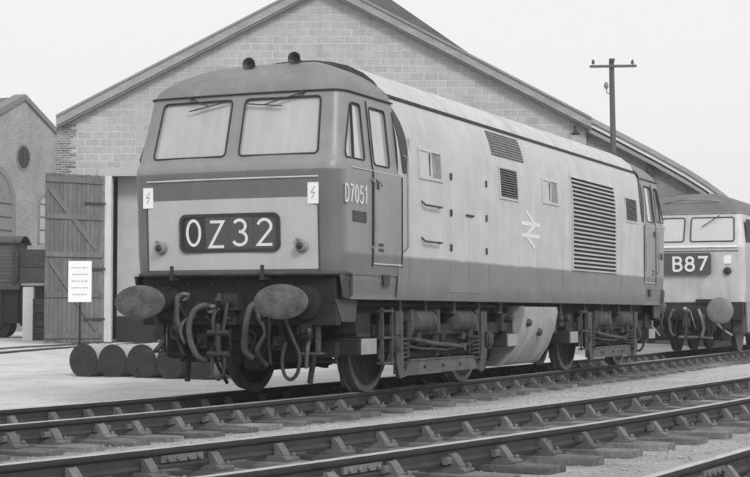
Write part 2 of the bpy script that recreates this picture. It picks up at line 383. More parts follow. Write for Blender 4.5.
# one sleeper with two chairs, shared meshes
mb = MB(); L = 1.28
rr = []
for k in range(9):
    x = -L+2*L*k/8; a = .004*math.sin(k*2.1); rr.append([(x, -.127+a, -.10), (x, .127+a, -.10), (x, .127-a, -.008+.004*math.cos(k*1.7)), (x, .05, .002*math.sin(k)), (x, -.06, -.003), (x, -.127-a, -.01)])
mb.loft(rr); ME_SLEEPER = mb.mesh('sleeper', M_sleeper, bevel=.006)
mb = MB()
mb.prism([(-.18, 0), (.18, 0), (.18, .022), (.13, .036), (-.13, .036), (-.18, .022)], .17, lambda a, b, c: (a, c-.085, b))
for s in (-1, 1):
    mb.prism([(s*.034, .036), (s*.13, .036), (s*.10, .075), (s*.066, .118), (s*.044, .128), (s*.044, .07)], .095 if s > 0 else .085, lambda a, b, c: (a, c-.047, b))
for s in (-1, 1): mb.lathe([(.02, 0), (.02, .03), (.012, .036)], (s*.155, .05*s, .025), (0, 0, 1), 6)
ME_CHAIR = mb.mesh('rail_chair', M_chair, bevel=.005)
mb = MB(); mb.prism([(.036, .055), (.075, .055), (.072, .10), (.036, .105)], .20, lambda a, b, c: (a, c-.10, b)); ME_KEY = mb.mesh('key', M_key, bevel=.004)
def track(pts, y0, y1, label, spacing=.76, z=0., ph=0., sl=True, dense=False):
    root = thing('railway_track', label, 'railway track', (0, 0, z), 0, 'tracks in the yard')
    def cx(y): return interp(pts, y)
    def tg(y): d = cx(y+.1)-cx(y-.1); return Vector((d, .2, 0)).normalized()
    for s in (-1, 1):
        rings = []; y = y0
        while y <= y1+1e-6:
            t = tg(y); nrm = Vector((t.y, -t.x, 0)); c = Vector((cx(y), y, 0))+nrm*s*.7535
            rings.append([c+nrm*a+Vector((0, 0, b)) for a, b in RAILP]); y += .5
        mb = MB(); mb.loft(rings); n = len(RAILP)
        for i, f in enumerate(mb.f):
            ks = sorted(set(j % n for j in f)) if len(f) == 4 else []
            if len(f) == 4 and all(k in (15, 16, 17, 0) for k in ks): mb.mi[i] = 1
        mb.build('rail', [M_rust, M_railtop], root, smooth=40)
    if not sl: return root
    for yf in (y0+4.62, y0+9.2+4.6, y0+18.3+4.6):
        if yf > y1-1: continue
        for s in (-1, 1):
            t = tg(yf); nrm = Vector((t.y, -t.x, 0)); c = Vector((cx(yf), yf, -.078))+nrm*s*.7535
            for q in (-1, 1):
                m = MB(); m.obox(c+nrm*q*.024, t*.23, nrm*.011, Vector((0, 0, .024)))
                for j in (-.17, -.06, .06, .17): m.lathe([(.017, 0), (.017, .02), (.01, .024)], c+nrm*q*.034+t*j, nrm*q, 6)
                m.build('fishplate', M_chair, root)
    y = y0+.3+ph; k = 0
    while y < y1:
        yy = y+random.uniform(-.03, .03); t = tg(yy); ang = math.atan2(-t.x, t.y)+random.uniform(-.012, .012)
        s = link('sleeper', ME_SLEEPER, root, (cx(yy)+random.uniform(-.03, .03), yy, -.148-.036+random.uniform(-.004, .002)), (0, random.uniform(-.006, .006), ang))
        for q in (-1, 1):
            c = link('rail_chair', ME_CHAIR, s, (q*.7535, 0, 0), (0, 0, 0 if q > 0 else PI)); link('key', ME_KEY, c, (0, random.uniform(-.035, .035), random.uniform(-.004, .004)))
        y += .57 if (dense and y < 1.2) else spacing; k += 1
    return root
track(TRA, -9, 44, 'railway track carrying the two diesel locomotives, ballasted with ash', ph=.2, dense=True)
track(TRB, -10, 36, 'empty railway track running in front of the locomotive', ph=.1)
track([(6.6, -14), (7.12, -5.9), (7.26, -3.8), (7.6, 2), (8.0, 10)], -9.5, 4, 'railway track cut off at the lower right corner', ph=.0)

# ------------------------------------------------------------------ gravel and clinker lying about the sleepers
mb = MB(); rg = random.Random(3)
def stone(x, y, z, s):
    a = rg.uniform(0, 6.28); ca, sa = math.cos(a), math.sin(a); e = [(1, 0, 0), (-.8, .2, 0), (.1, .9, 0), (0, -.8, .1), (.15, .1, .62), (0, 0, -.5)]
    vs = [(x+s*(p[0]*ca-p[1]*sa)*rg.uniform(.7, 1.3), y+s*(p[0]*sa+p[1]*ca)*rg.uniform(.7, 1.3), z+s*p[2]*rg.uniform(.7, 1.3)) for p in e]
    mb.add(vs, [(0, 2, 4), (2, 1, 4), (1, 3, 4), (3, 0, 4), (2, 0, 5), (1, 2, 5), (3, 1, 5), (0, 3, 5)])
n = 0
while n < 9000:
    D = 9+22*rg.random()**1.5; px = rg.uniform(-10, 760); p = gp(px, D)
    if p.x < -1.45: continue
    if p.x < -8: continue
    stone(p.x, p.y, gz(p.x, p.y)+.002, rg.choice((.006, .008, .010, .012, .016)) if rg.random() < .985 else rg.uniform(.018, .032)); n += 1
tag(mb.build('gravel', M_gravel, recalc=False), 'loose grey clinker and small stones scattered around the sleepers', 'gravel', kind='stuff')

# ------------------------------------------------------------------ the locomotive (front buffers at y = 0, rail top z = 0, LEN over buffers)
LEN = 15.76
loco = thing('locomotive', 'diesel locomotive with headcode 0Z32 and pale nose panel, standing in the foreground', 'locomotive', (0, 0, 0), 0, 'diesel locomotives on the line')
def lerp_tab(tab, z):
    if z <= tab[0][0]: return tab[0][1]
    for (a, b), (c, d) in zip(tab, tab[1:]):
        if z <= c: return b+(d-b)*(z-a)/(c-a)
    return tab[-1][1]
PROF = [(1.09, 1.285), (1.14, 1.305), (1.3, 1.32), (1.6, 1.325), (2.1, 1.325), (2.55, 1.325), (2.7, 1.32), (2.85, 1.31), (2.98, 1.295), (3.1, 1.273), (3.2, 1.25), (3.3, 1.22), (3.4, 1.18), (3.49, 1.132)]
def bx(z): return lerp_tab(PROF, z)
Y0, Y1 = 2.14, LEN-2.14
sec = [(-x, z) for z, x in reversed(PROF)]+[(x, z) for z, x in PROF]
ysb = [Y0]+[Y0+(Y1-Y0)*k/24 for k in range(1, 24)]+[Y1]
mb = MB(); mb.loft([[(x, y, z) for x, z in sec] for y in ysb], 0, 1)
body = mb.build('body', [M_body, M_dark], loco, smooth=35)
RP = [(1.132, 3.492), (1.09, 3.57), (1.02, 3.665), (.88, 3.775), (.70, 3.865), (.48, 3.925), (.25, 3.96), (0, 3.97)]
rsec = [(x, z) for x, z in RP]+[(-x, z) for x, z in reversed(RP[:-1])]
mb = MB(); mb.loft([[(x, y, z) for x, z in rsec] for y in [Y0-.02]+[Y0+(Y1-Y0)*k/20 for k in range(1, 20)]+[Y1+.02]], 0, 1)
roof = mb.build('roof', [M_roof, M_grime], loco, smooth=40)
for yj in (4.3, 6.9, 9.0, 11.6):                                     # lapped roof panel joints
    mb = MB(); mb.loft([[(x*1.003, y, z+.006) for x, z in rsec[:-1]] + [(x*.99, y, z-.03) for x, z in reversed(rsec[:-1])] for y in (yj-.03, yj+.03)])
    mb.build('roof_strap', M_roof, roof, smooth=40)
for s in (-1, 1):
    mb = MB(); mb.box(s*1.120, s*1.158, Y0-.1, Y1+.1, 3.478, 3.498); mb.box(s*1.150, s*1.158, Y0-.1, Y1+.1, 3.498, 3.512); mb.build('rain_gutter', M_mid, loco)

# ---- cab shell
FT = [(1.36, .52), (1.40, .505), (2.2, .462), (2.40, .452), (2.50, .445), (2.56, .462), (2.62, .50), (2.66, .525), (3.36, .715), (3.39, .72)]
WT = [(1.36, 1.312), (1.6, 1.325), (2.5, 1.325), (2.58, 1.318), (2.64, 1.306), (3.39, 1.222)]
RT = [(1.36, .23), (2.45, .22), (2.6, .17), (3.39, .14)]
def fy(x, z, ins=0.): return lerp_tab(FT, z)+ins+.055*(x/1.1)**2
def contour(z, ins=0., yb=2.16):
    W = lerp_tab(WT, z)-ins; r = lerp_tab(RT, z); F = lerp_tab(FT, z)+ins
    xe = W-r; ye = fy(xe, z, ins); half = [(W, yb), (W, 1.5), (W, ye+r+.05)]
    for k in range(1, 7):
        a = PI/2*k/6; half.append((xe+r*math.cos(a), ye+(r+.05)*(1-math.sin(a)) + .0))
    for k in range(1, 7): x = xe*(1-k/6); half.append((x, fy(x, z, ins)))
    full = half+[(-x, y) for x, y in reversed(half[:-1])]
    return [(x, y, z) for x, y in full]
def mir(me):                                    # the other end: mirrored along the loco, normals kept outward
    m2 = me.copy(); 
    for v in m2.vertices: v.co.y = LEN-v.co.y
    m2.flip_normals(); return m2
def both(name, mb, mats, parent=None, rear_parent=None, smooth=None, bevel=0, front_only=False):
    me = mb.mesh(name, mats, smooth, bevel); o = link(name, me, parent or loco)
    if not front_only: link(name, mir(me), rear_parent or parent or loco)
    return o
ZL = [1.36, 1.40, 1.6, 1.9, 2.2, 2.40, 2.46, 2.50, 2.53, 2.56, 2.59, 2.62, 2.66, 2.9, 3.15, 3.36, 3.39]
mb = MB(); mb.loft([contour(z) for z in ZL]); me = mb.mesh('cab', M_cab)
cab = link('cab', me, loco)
inner = MB(); inner.loft([contour(z, .05, 2.08) for z in (1.55, 2.0, 2.45, 2.56, 2.66, 3.0, 3.33)])
cuts = [inner.mesh('c', M_cabin)]
def cut_front(x0, x1, z0, z1, r, taper=0.):
    pl_ = rrect(x0, x1, z0, z1, r); m = MB(); m.prism([(x-taper*(z-z0)*(1 if x > 0 else -1)*(abs(x)/1.05), z) for x, z in pl_], .95, lambda a, b, c: (a, .2+c, b)); return m.mesh('c', M_dark), [(x-taper*(z-z0)*(1 if x > 0 else -1)*(abs(x)/1.05), z) for x, z in pl_]
WS = []
for x0, x1 in ((-1.04, -.085), (.085, 1.04)):
    c, pl_ = cut_front(x0, x1, 2.675, 3.325, .05, .07); cuts.append(c); WS.append(pl_)
def cut_side(poly):
    m = MB(); m.prism(poly, 3.2, lambda a, b, c: (c-1.6, a, b)); return m.mesh('c', M_dark)
SW1 = [(.74, 2.64), (1.20, 2.64), (1.23, 2.67), (1.23, 3.24), (1.20, 3.27), (1.02, 3.27), (.95, 3.24), (.72, 2.70)]
SW2 = rrect(1.47, 1.92, 2.61, 3.27, .05)
cuts += [cut_side(SW1), cut_side(SW2)]
boolean(cab, cuts)
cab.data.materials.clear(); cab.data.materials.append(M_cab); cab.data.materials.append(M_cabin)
for p in cab.data.polygons:                     # inner faces take the cab's cream lining
    c = p.center; K = contour(max(1.36, min(3.39, c.z))); q = Vector((c.x, c.y)); dm = 9
    for u, v in zip(K, K[1:]):
        u = Vector(u[:2]); v = Vector(v[:2]); e = v-u; tt = max(0, min(1, (q-u).dot(e)/max(e.length_squared, 1e-9))); dm = min(dm, (q-u-e*tt).length)
    p.material_index = 1 if dm > .03 and c.y < 2.12 and 1.5 < c.z < 3.345 else 0
cab.data.shade_smooth(); cab.data.set_sharp_from_angle(angle=math.radians(38))
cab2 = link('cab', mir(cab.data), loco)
# glass
def pane(poly, fn, parent, parent2, mname='pane'):
    m = MB(); n = len(poly); cx = sum(p[0] for p in poly)/n; cz = sum(p[1] for p in poly)/n
    rings = [[(cx+(a-cx)*k, cz+(b-cz)*k) for a, b in poly] for k in (1.03, .66, .33)]
    vs = [fn(a, b) for r in rings for a, b in r]+[fn(cx, cz)]
    fs = [(i*n+k, i*n+(k+1) % n, (i+1)*n+(k+1) % n, (i+1)*n+k) for i in range(2) for k in range(n)]+[(2*n+k, 2*n+(k+1) % n, 3*n) for k in range(n)]
    m.add(vs, fs); me = m.mesh(mname, M_glass, 60); link(mname, me, parent); link(mname, mir(me), parent2)
def seal(poly, fn, parent, parent2, r=.011, mt=M_mid):
    m = MB(); P = [fn(a, b) for a, b in poly]; m.tube(P+[P[0]], r, 6, caps=False); me = m.mesh('window_seal', mt, 60); link('window_seal', me, parent); link('window_seal', mir(me), parent2)
for pl_ in WS:
    pane(pl_, lambda a, b: (a, fy(a, b)+.022, b), cab, cab2, 'windscreen'); seal(pl_, lambda a, b: (a, fy(a, b)-.002, b), cab, cab2)
for s in (-1, 1):
    for pl_ in (SW1, SW2):
        pane(pl_, lambda a, b: (s*(lerp_tab(WT, b)-.02), a, b), cab, cab2, 'side_window'); seal(pl_, lambda a, b: (s*(lerp_tab(WT, b)+.002), a, b), cab, cab2)
    m = MB(); m.bar((s*(lerp_tab(WT, 2.645)-.004), .93, 2.645), (s*(lerp_tab(WT, 3.2)-.004), .99, 3.26), .02, .025, (1, 0, 0)); both('window_bar', m, M_mid, cab, cab2)
# inside the cab: desk and seats
m = MB(); m.box(-1.15, 1.15, .62, 1.0, 1.56, 2.45); both('driver_desk', m, M_grime, cab, cab2, bevel=.03)
for x in (-.6, .6):
    m = MB(); m.box(x-.22, x+.22, 1.45, 1.85, 1.56, 1.98); m.box(x-.21, x+.21, 1.80, 1.88, 1.98, 2.78); both('driver_seat', m, M_mid, cab, cab2, bevel=.04)
# cab roof dome and its gutter
cz = contour(3.39); H = .525
rings = []
for s_ in (0, .03, .07, .13, .2, .3, .42, .56, .72, .88, .985):
    hh = (1-(1-s_)**2)**.66
    rings.append([(x*(1-s_), y+(2.2-y)*s_, 3.392+H*hh) for x, y, z in cz])
m = MB(); m.loft(rings, 0, False, False)
n_ = len(cz); m.f.append(list(range(n_))); m.mi.append(0)
both('cab_roof', m, M_dome, smooth=60)
m = MB(); P = [(x*1.012, y-.012 if abs(x) < 1.2 else y, 3.39) for x, y, z in cz]; m.tube(P, .011, 6); both('cab_gutter', m, M_mid, smooth=60)
# brow roll and white moulding
m = MB(); m.tube([(x, fy(x, 2.415)-.006, 2.415+.0*x) for x in [-1.08+.12*k for k in range(19)]], .009, 6); both('white_moulding', m, M_number, cab, cab2, smooth=60)
# nose panel
def on_front(a, b, c): return (a, fy(a, b)-.002-c, b)
pl2 = []
for a in [-1.07+2.14*k/16 for k in range(17)]: pl2.append(a)
rings = [[(a*(1.0+.01*0), fy(a, z)-.006, z) for a in pl2] for z in (1.415, 1.6, 1.8, 2.0, 2.195)]
back = [[(a, fy(a, z)+.004, z) for a in reversed(pl2)] for z in (1.415, 1.6, 1.8, 2.0, 2.195)]
m = MB(); m.loft([r+b for r, b in zip(rings, back)]); both('nose_panel', m, M_panel, cab, cab2, smooth=40)
# panel cover strips on its edges and bottom lip of the cowl
for x in (-1.075, 1.075):
    m = MB(); m.bar((x, fy(x, 1.41)-.006, 1.40), (x, fy(x, 2.2)-.006, 2.205), .014, .012, (0, 1, 0)); both('edge_strip', m, M_grime, cab, cab2)
m = MB(); P = [(x, y-.015 if abs(x) < 1.25 else y, 1.368) for x, y, z in contour(1.36) if y < .95]; m.tube([(P[0][0], P[0][1], 1.12)]+P+[(P[-1][0], P[-1][1], 1.12)], .022, 8); both('cowl_lip', m, M_grime, cab, cab2, smooth=60)
# headcode box
hx0, hx1, hz0, hz1 = -.61, .61, 1.625, 2.015
yh = .452
outer = rrect(hx0-.02, hx1+.02, hz0-.02, hz1+.02, .085, 6); innr = rrect(hx0+.018, hx1-.018, hz0+.018, hz1-.018, .06, 6); n_ = len(outer)
m = MB(); fr = lambda a, b, d: (a, fy(a, b)-d, b)
vs = [fr(a, b, .004) for a, b in outer]+[fr(a, b, .028) for a, b in outer]+[fr(a, b, .028) for a, b in innr]+[fr(a, b, .004) for a, b in innr]
m.add(vs, [(i*n_+k, i*n_+(k+1) % n_, (i+1)*n_+(k+1) % n_, (i+1)*n_+k) for i in range(3) for k in range(n_)]); both('headcode_frame', m, M_dark, cab, cab2, smooth=40)
xc = [hx0+.01+(hx1-hx0-.02)*k/4 for k in range(5)]
for k in range(4):
    m = MB(); rs = []
    for j in range(5):
        a = xc[k]+.002+(xc[k+1]-xc[k]-.004)*j/4; rs.append([(a, fy(a, hz0)-.012, hz0+.01), (a, fy(a, hz1)-.012, hz1-.01), (a, fy(a, hz1)+.01, hz1-.01), (a, fy(a, hz0)+.01, hz0+.01)])
    m.loft(rs); both('headcode_blind', m, M_blind0 if k == 0 else M_blind, cab, cab2)
for k, ch in enumerate('0Z32'):
    m = MB(); glyph(m, ch, xc[k]+.055+(0, 0, -.01, -.005)[k], hz0+(.065, .045, .06, .06)[k], .19, .275, .032, lambda a, b, c: (a, fy(a, b)-.0140-c, b), .003)
    link('headcode_letter', m.mesh('headcode_letter', M_cream), cab)
# marker lamps, flash plates, lamp irons
for x in (-.885, .885):
    yb = fy(x, 1.665); m = MB(); m.lathe([(.075, 0), (.075, .03), (.06, .045), (.055, .075), (.045, .078)], (x, yb, 1.665), (0, -1, 0), 16); m.lathe([(.018, .0), (.018, .05)], (x-.05, yb, 1.735), (0, -1, 0), 8)
    mk = both('marker_lamp', m, M_light, cab, cab2, smooth=40)
    m = MB(); m.lathe([(.042, 0), (.036, .012), (.0, .018)], (x, yb-.0785, 1.665), (0, -1, 0), 14); m.build('lamp_lens', M_dark, mk, smooth=60)
for x, z in ((-1.06, 2.235), (1.02, 2.235)):
    m = MB(); m.box(x-.065, x+.065, fy(x, z)-.012, fy(x, z)-.004, z-.115, z+.115); fp = both('warning_plate', m, M_white, cab, cab2)
    m = MB(); strokes(m, [[(x+.02, z+.07), (x-.02, z+.005), (x+.02, z+.005), (x-.015, z-.06)]], .012, lambda a, b, c: (a, fy(x, z)-.0125-c, b), .002); m.build('flash_mark', mat('flash_grey', .40, .6, .1), fp)
for x in (-.70, .44):
    m = MB(); m.box(x-.02, x+.02, .42, .435, 1.30, 1.46); m.box(x-.03, x+.03, .43, .55, 1.30, 1.33); both('lamp_iron', m, M_mid, cab, cab2)
# wipers
for xp, xa, za, xb0, zb0, xb1, zb1 in ((-.62, -.50, 3.33, -.62, 3.22, -.12, 3.31), (.78, .60, 3.335, .10, 3.27, .56, 3.225)):
    m = MB(); f = lambda x, z: (x, fy(x, min(z, 3.36))-.03, z)
    m.tube([(xp, fy(xp, 3.36)-.01, 3.375), f(xp, 3.365), f((xb0+xb1)/2, (zb0+zb1)/2)], .008, 6); m.bar(f(xb0, zb0), f(xb1, zb1), .012, .016, (0, 1, 0)); m.lathe([(.022, 0), (.022, .05)], (xp, fy(xp, 3.36), 3.372), (0, -1, 0), 10)
    both('wiper', m, M_dark, cab, cab2)
# horns on the roof
for x, y, zh in ((-.22, 1.25, 3.805), (.28, 1.42, 3.865)):
    m = MB(); m.lathe([(.02, 0), (.022, .12), (.035, .22), (.070, .30), (.080, .31), (.066, .305), (.025, .25)], (x+.02, y+.28, zh), (.12, -.99, .02), 14); m.tube([(x+.02, y+.28, zh), (x+.04, y+.42, zh-.02), (x+.05, y+.46, zh-.12)], .03, 8); m.box(x+.06, x+.26, y+.28, y+.56, zh-.14, zh-.04); m.box(x-.02, x+.10, y+.1, y+.3, zh-.2, zh-.06)
    both('horn', m, M_dark, smooth=50)
# ---- cab sides: doors, handrails, numbers, steps
for s in (-1, 1):
    W = lambda z: s*(lerp_tab(WT, z)+.004)
    # door leaf as a thin proud frame round the window, lower panel below
    rs = []
    zz = (1.50, 1.6, 2.0, 2.5, 2.55)
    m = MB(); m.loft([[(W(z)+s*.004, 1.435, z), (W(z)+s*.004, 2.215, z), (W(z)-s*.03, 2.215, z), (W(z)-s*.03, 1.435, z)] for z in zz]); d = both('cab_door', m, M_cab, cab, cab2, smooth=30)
    for y in (1.40, 2.245):                     # door-edge mouldings
        m = MB(); m.tube([(W(z)+s*.004, y, z) for z in ((1.46, 1.6, 2.0, 2.5, 2.62, 2.9, 3.33) if y < 2 else (1.46, 1.6, 2.0, 2.52))], .009, 6); both('door_moulding', m, M_mid, cab, cab2, smooth=60)
    m = MB(); m.tube([(W(2.53)+s*.002, .82+.145*k, 2.535) for k in range(11)], .008, 6); both('door_rail', m, M_panel, cab, cab2, smooth=60)
    m = MB(); m.tube([(W(1.49)+s*.006, 1.43+.08*k, 1.49) for k in range(11)], .010, 6); both('door_rail', m, M_panel, cab, cab2, smooth=60)
    for y in (1.36, 2.30):
        zt = 2.44 if y < 2 else 2.80
        m = MB(); m.tube([(W(1.6), y, 1.66), (W(1.66)+s*.05, y, 1.70), (W(2.0)+s*.05, y, 2.1), (W(2.4)+s*.05, y, zt-.04), (W(zt), y, zt)], .013, 8); both('handrail', m, M_light, cab, cab2, smooth=60)
    m = MB(); m.box(W(2.4)-s*.01, W(2.4)+s*.012, 1.47, 1.57, 2.33, 2.45); both('door_lock', m, M_dark, cab, cab2, bevel=.01)
    m = MB(); m.tube([(W(2.4)+s*.02, 1.5, 2.43), (W(2.4)+s*.05, 1.5, 2.42), (W(2.4)+s*.05, 1.56, 2.37)], .012, 6); both('door_handle', m, M_light, cab, cab2, smooth=60)
    m = MB(); m.box(W(1.7)-s*.01, W(1.7)+s*.008, 1.55, 1.69, 1.69, 1.725); m.box(W(1.6)-s*.01, W(1.6)+s*.008, 1.55, 1.69, 1.63, 1.665); both('door_vent', m, M_dark, cab, cab2)
    # raised numbers
    for k, ch in enumerate('D7051'):
        if s > 0:
            m = MB(); glyph(m, ch, .66+k*.128, 2.15, .092, .185, .024, lambda a, b, c: (W(b)+.0015*0+c, a, b), .006); link('number', m.mesh('number', M_number), cab)
    m = MB(); m.box(W(1.9)-s*.006, W(1.9)+s*.005, .86, 1.22, 1.94, 2.06); both('works_plate', m, M_grime, cab, cab2, bevel=.002)
# dark crescent plate behind the cab door, standing in for a recess
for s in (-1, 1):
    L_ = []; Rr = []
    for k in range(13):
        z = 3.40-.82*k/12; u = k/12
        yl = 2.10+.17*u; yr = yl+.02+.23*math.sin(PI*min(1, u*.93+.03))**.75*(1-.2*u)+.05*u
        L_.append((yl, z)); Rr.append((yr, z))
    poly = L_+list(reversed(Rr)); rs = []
    m = MB(); m.loft([[(s*(bx(z)+.012), a, z), (s*(bx(z)+.010), (a+c)/2, z), (s*(bx(z)+.006), c, z), (s*(bx(z)-.05), c, z), (s*(bx(z)-.05), a, z)] for (a, z), (c, _) in zip(L_, Rr)]); both('crescent_plate', m, M_dark, loco, smooth=30)
# ---- lower body below the cowl, buffer beam, drawgear
m = MB(); 
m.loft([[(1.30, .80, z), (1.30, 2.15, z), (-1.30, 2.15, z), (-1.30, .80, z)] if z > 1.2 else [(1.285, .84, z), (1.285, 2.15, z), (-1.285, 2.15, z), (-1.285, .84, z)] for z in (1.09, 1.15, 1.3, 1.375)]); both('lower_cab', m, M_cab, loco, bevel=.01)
m = MB(); m.box(-1.22, 1.22, .66, .80, .80, 1.33); both('buffer_beam', m, M_under, loco, bevel=.01)
for s in (-1, 1):
    m = MB(); m.prism([(.62, 1.085), (1.20, 1.085), (1.14, .84), (.80, .84)], .03, lambda a, b, c: (s*(1.20+c), a, b)); both('valance', m, M_grime, loco)
    m = MB(); m.prism([(.60, 1.355), (.80, 1.355), (.86, 1.10), (.68, 1.10)], .012, lambda a, b, c: (s*(1.288+c), a, b)); both('cowl_side', m, M_grime, loco)
    m = MB(); m.lathe([(.19, .66), (.19, .60), (.115, .58), (.11, .30), (.085, .29), (.085, .06)], (s*.87, 0, 1.055), (0, 1, 0), 20); bsh = both('buffer_shank', m, M_under, loco, smooth=40)
    m = MB(); m.lathe([(.0, -.012), (.10, -.008), (.158, .0), (.184, .012), (.188, .03), (.176, .045), (.09, .06)], (s*.87, 0.01, 1.055), (0, 1, 0), 28, sx=1.72, up=(0, 0, 1)); both('buffer_head', m, M_buffer, loco, smooth=50)
    # step under the cab corner
    m = MB(); m.bar((s*.98, .72, .90), (s*.98, .72, .50), .04, .05, (0, 1, 0)); m.box(s*.98-.16, s*.98+.05, .60, .78, .485, .51); both('corner_step', m, M_grime, loco)
    # guard iron
    m = MB(); m.tube([(s*.8, 1.1, .62), (s*.8, .98, .45), (s*.78, .92, .16)], .035, 6); both('guard_iron', m, M_under, loco)
# coupling
m = MB(); m.box(-.09, .09, .52, .66, .97, 1.15); m.tube([(0, .56, 1.05), (0, .40, 1.05), (0, .30, 1.03), (0, .24, 1.08), (0, .27, 1.13), (0, .33, 1.12)], [.045, .045, .045, .04, .03, .02], 8); both('draw_hook', m, M_mid, loco, smooth=50)
m = MB()
m.tube([(-.06, .33, 1.04), (-.075, .26, .86), (-.055, .25, .74)], .02, 6); m.tube([(.06, .33, 1.04), (.075, .26, .86), (.055, .25, .74)], .02, 6)
m.tube([(-.13, .25, .72), (.13, .25, .72)], .036, 8); m.lathe([(.03, 0), (.03, .32)], (0, .25, .50), (0, 0, 1), 10); m.tube([(-.13, .25, .49), (.13, .25, .49)], .034, 8)
m.tube([(-.075, .25, .50), (-.08, .25, .34), (-.06, .25, .25), (0, .25, .215), (.06, .25, .25), (.08, .25, .34), (.075, .25, .50)], .021, 8); both('screw_coupling', m, M_mid, loco, smooth=50)
# pipes and hoses
def sweep(name, pts, r, mt, rear=True, n=10):
    P = [Vector(p) for p in pts]; out = []
    for i in range(len(P)-1):
        a = P[max(i-1, 0)]; b = P[i]; c = P[i+1]; d = P[min(i+2, len(P)-1)]
        for k in range(6):
            u = k/6; out.append(.5*((2*b)+(c-a)*u+(2*a-5*b+4*c-d)*u*u+(3*b-a-3*c+d)*u**3))
    out.append(P[-1]); m = MB(); m.tube(out, r, n); return both(name, m, mt, loco, smooth=60, front_only=not rear)
sweep('brake_hose', [(-.30, .66, .98), (-.33, .50, 1.02), (-.42, .44, .95), (-.47, .42, .78), (-.44, .42, .60), (-.36, .43, .46), (-.30, .5, .40)], .035, M_hose)
sweep('air_pipe', [(-.66, .66, 1.12), (-.66, .50, 1.12), (-.66, .48, 1.02), (-.66, .48, .86), (-.62, .5, .76)], [.032]*31, M_hose)
sweep('brake_hose', [(.30, .66, .98), (.30, .52, 1.03), (.27, .46, .98), (.24, .44, .84), (.22, .44, .68), (.22, .46, .52), (.30, .5, .44)], .037, M_hose)
sweep('control_cable', [(.66, .60, .98), (.69, .52, .86), (.78, .50, .66), (.86, .50, .48), (.84, .50, .30), (.76, .50, .22), (.68, .50, .27), (.64, .52, .44), (.66, .58, .62)], .021, M_mid)
sweep('air_pipe', [(.44, .66, 1.0), (.45, .6, .9), (.45, .58, .6), (.46, .6, .38)], .018, M_mid)
sweep('air_pipe', [(-.12, .66, 1.0), (-.2, .55, .96), (-.22, .52, .8), (-.16, .55, .6), (-.2, .62, .42)], .024, M_grime)
sweep('air_pipe', [(-.52, .66, .9), (-.58, .5, .84), (-.60, .46, .72), (-.54, .46, .6)], .022, M_rubber)
for x, z in ((-.30, .98), (.30, .98), (-.66, 1.12)):
    m = MB(); m.lathe([(.055, 0), (.055, .05), (.04, .07)], (x, .66, z), (0, -1, 0), 10); m.box(x-.015, x+.10, .56, .60, z+.02, z+.045); both('air_cock', m, M_light, loco)
for x, z0, z1 in ((-.9, .42, .80), (-.15, .36, .80), (.1, .3, .8), (.6, .4, .8)):
    m = MB(); m.box(x-.12, x+.12, .85, 1.0, z0, z1); both('equipment_case', m, M_under, loco, bevel=.02)
rq = random.Random(21)
for k in range(13):
    x = -.95+k*.155+rq.uniform(-.05, .05); z = rq.uniform(.72, 1.1); P = [(x, .66, z), (x+rq.uniform(-.03, .03), .60, z)]
    for j in range(3): P.append((P[-1][0]+rq.uniform(-.07, .07), .60+rq.uniform(-.06, .16), max(.32, P[-1][2]-rq.uniform(.08, .22))))
    sweep('air_pipe', P, rq.choice((.014, .018, .024, .03)), rq.choice((M_mid, M_under, M_under, M_rubber)), n=8)
for x, z in ((-.78, .72), (-.42, .62), (.12, .66), (.52, .6), (.86, .74), (-.05, .88), (.38, .9)):
    m = MB(); m.box(x-.06, x+.06, .62, .72, z-.08, z+.08); m.lathe([(.03, 0), (.03, .05), (.015, .06)], (x, .62, z), (0, -1, 0), 10); both('valve', m, rq.choice((M_mid, M_under)), loco, bevel=.01)
m = MB(); m.box(-.9, .9, .80, .86, .62, .84); both('front_plate', m, M_under, loco, bevel=.01)
for x in (-.62, -.30, 0.02, .34, .70):
    m = MB(); m.lathe([(.024, 0), (.024, .016), (.012, .02)], (x, .66, 1.26), (0, -1, 0), 8); both('bolt', m, M_mid, loco)
m = MB(); m.box(-1.0, 1.0, 1.10, 1.22, .44, .62); m.tube([(-1.0, 1.16, .40), (1.0, 1.16, .40)], .03, 8); both('brake_beam', m, M_under, loco)
# ---- underframe
m = MB(); m.box(-1.02, 1.02, .80, LEN-.80, .93, 1.092); m.box(-.55, .55, 2.2, LEN-2.2, .70, .93); m.build('underframe', M_under, loco)
m = MB(); m.box(-.35, .35, 6.3, 9.4, .35, .93); m.build('transmission', M_under, loco, bevel=.05)
# fuel tank with sides tucked in towards the bottom
m = MB(); TK = [(1.26, 1.03), (1.27, .95), (1.22, .70), (1.12, .45), (.98, .24), (.90, .18)]
ring = TK+[(-x, z) for x, z in reversed(TK)]; m.loft([[(x, y, z) for x, z in ring] for y in (6.86, 6.9, 7.7, 8.45, 8.49)]); tank = m.build('fuel_tank', mat('tank_paint', .29, .75, .3, 3, 40, .005, streak=.14, streakvec=(3, 3, 1)), loco, smooth=40, bevel=.01)
for s in (-1, 1):
    for y, z in ((7.12, .80), (7.72, .66)):
        xo = lerp_tab(sorted((z_, x_) for x_, z_ in TK), z); m = MB(); m.lathe([(.06, 0), (.06, .03), (.035, .06)], (s*xo, y, z), (s, 0, 0), 12); m.build('filler_cap', M_dark, tank, smooth=40)
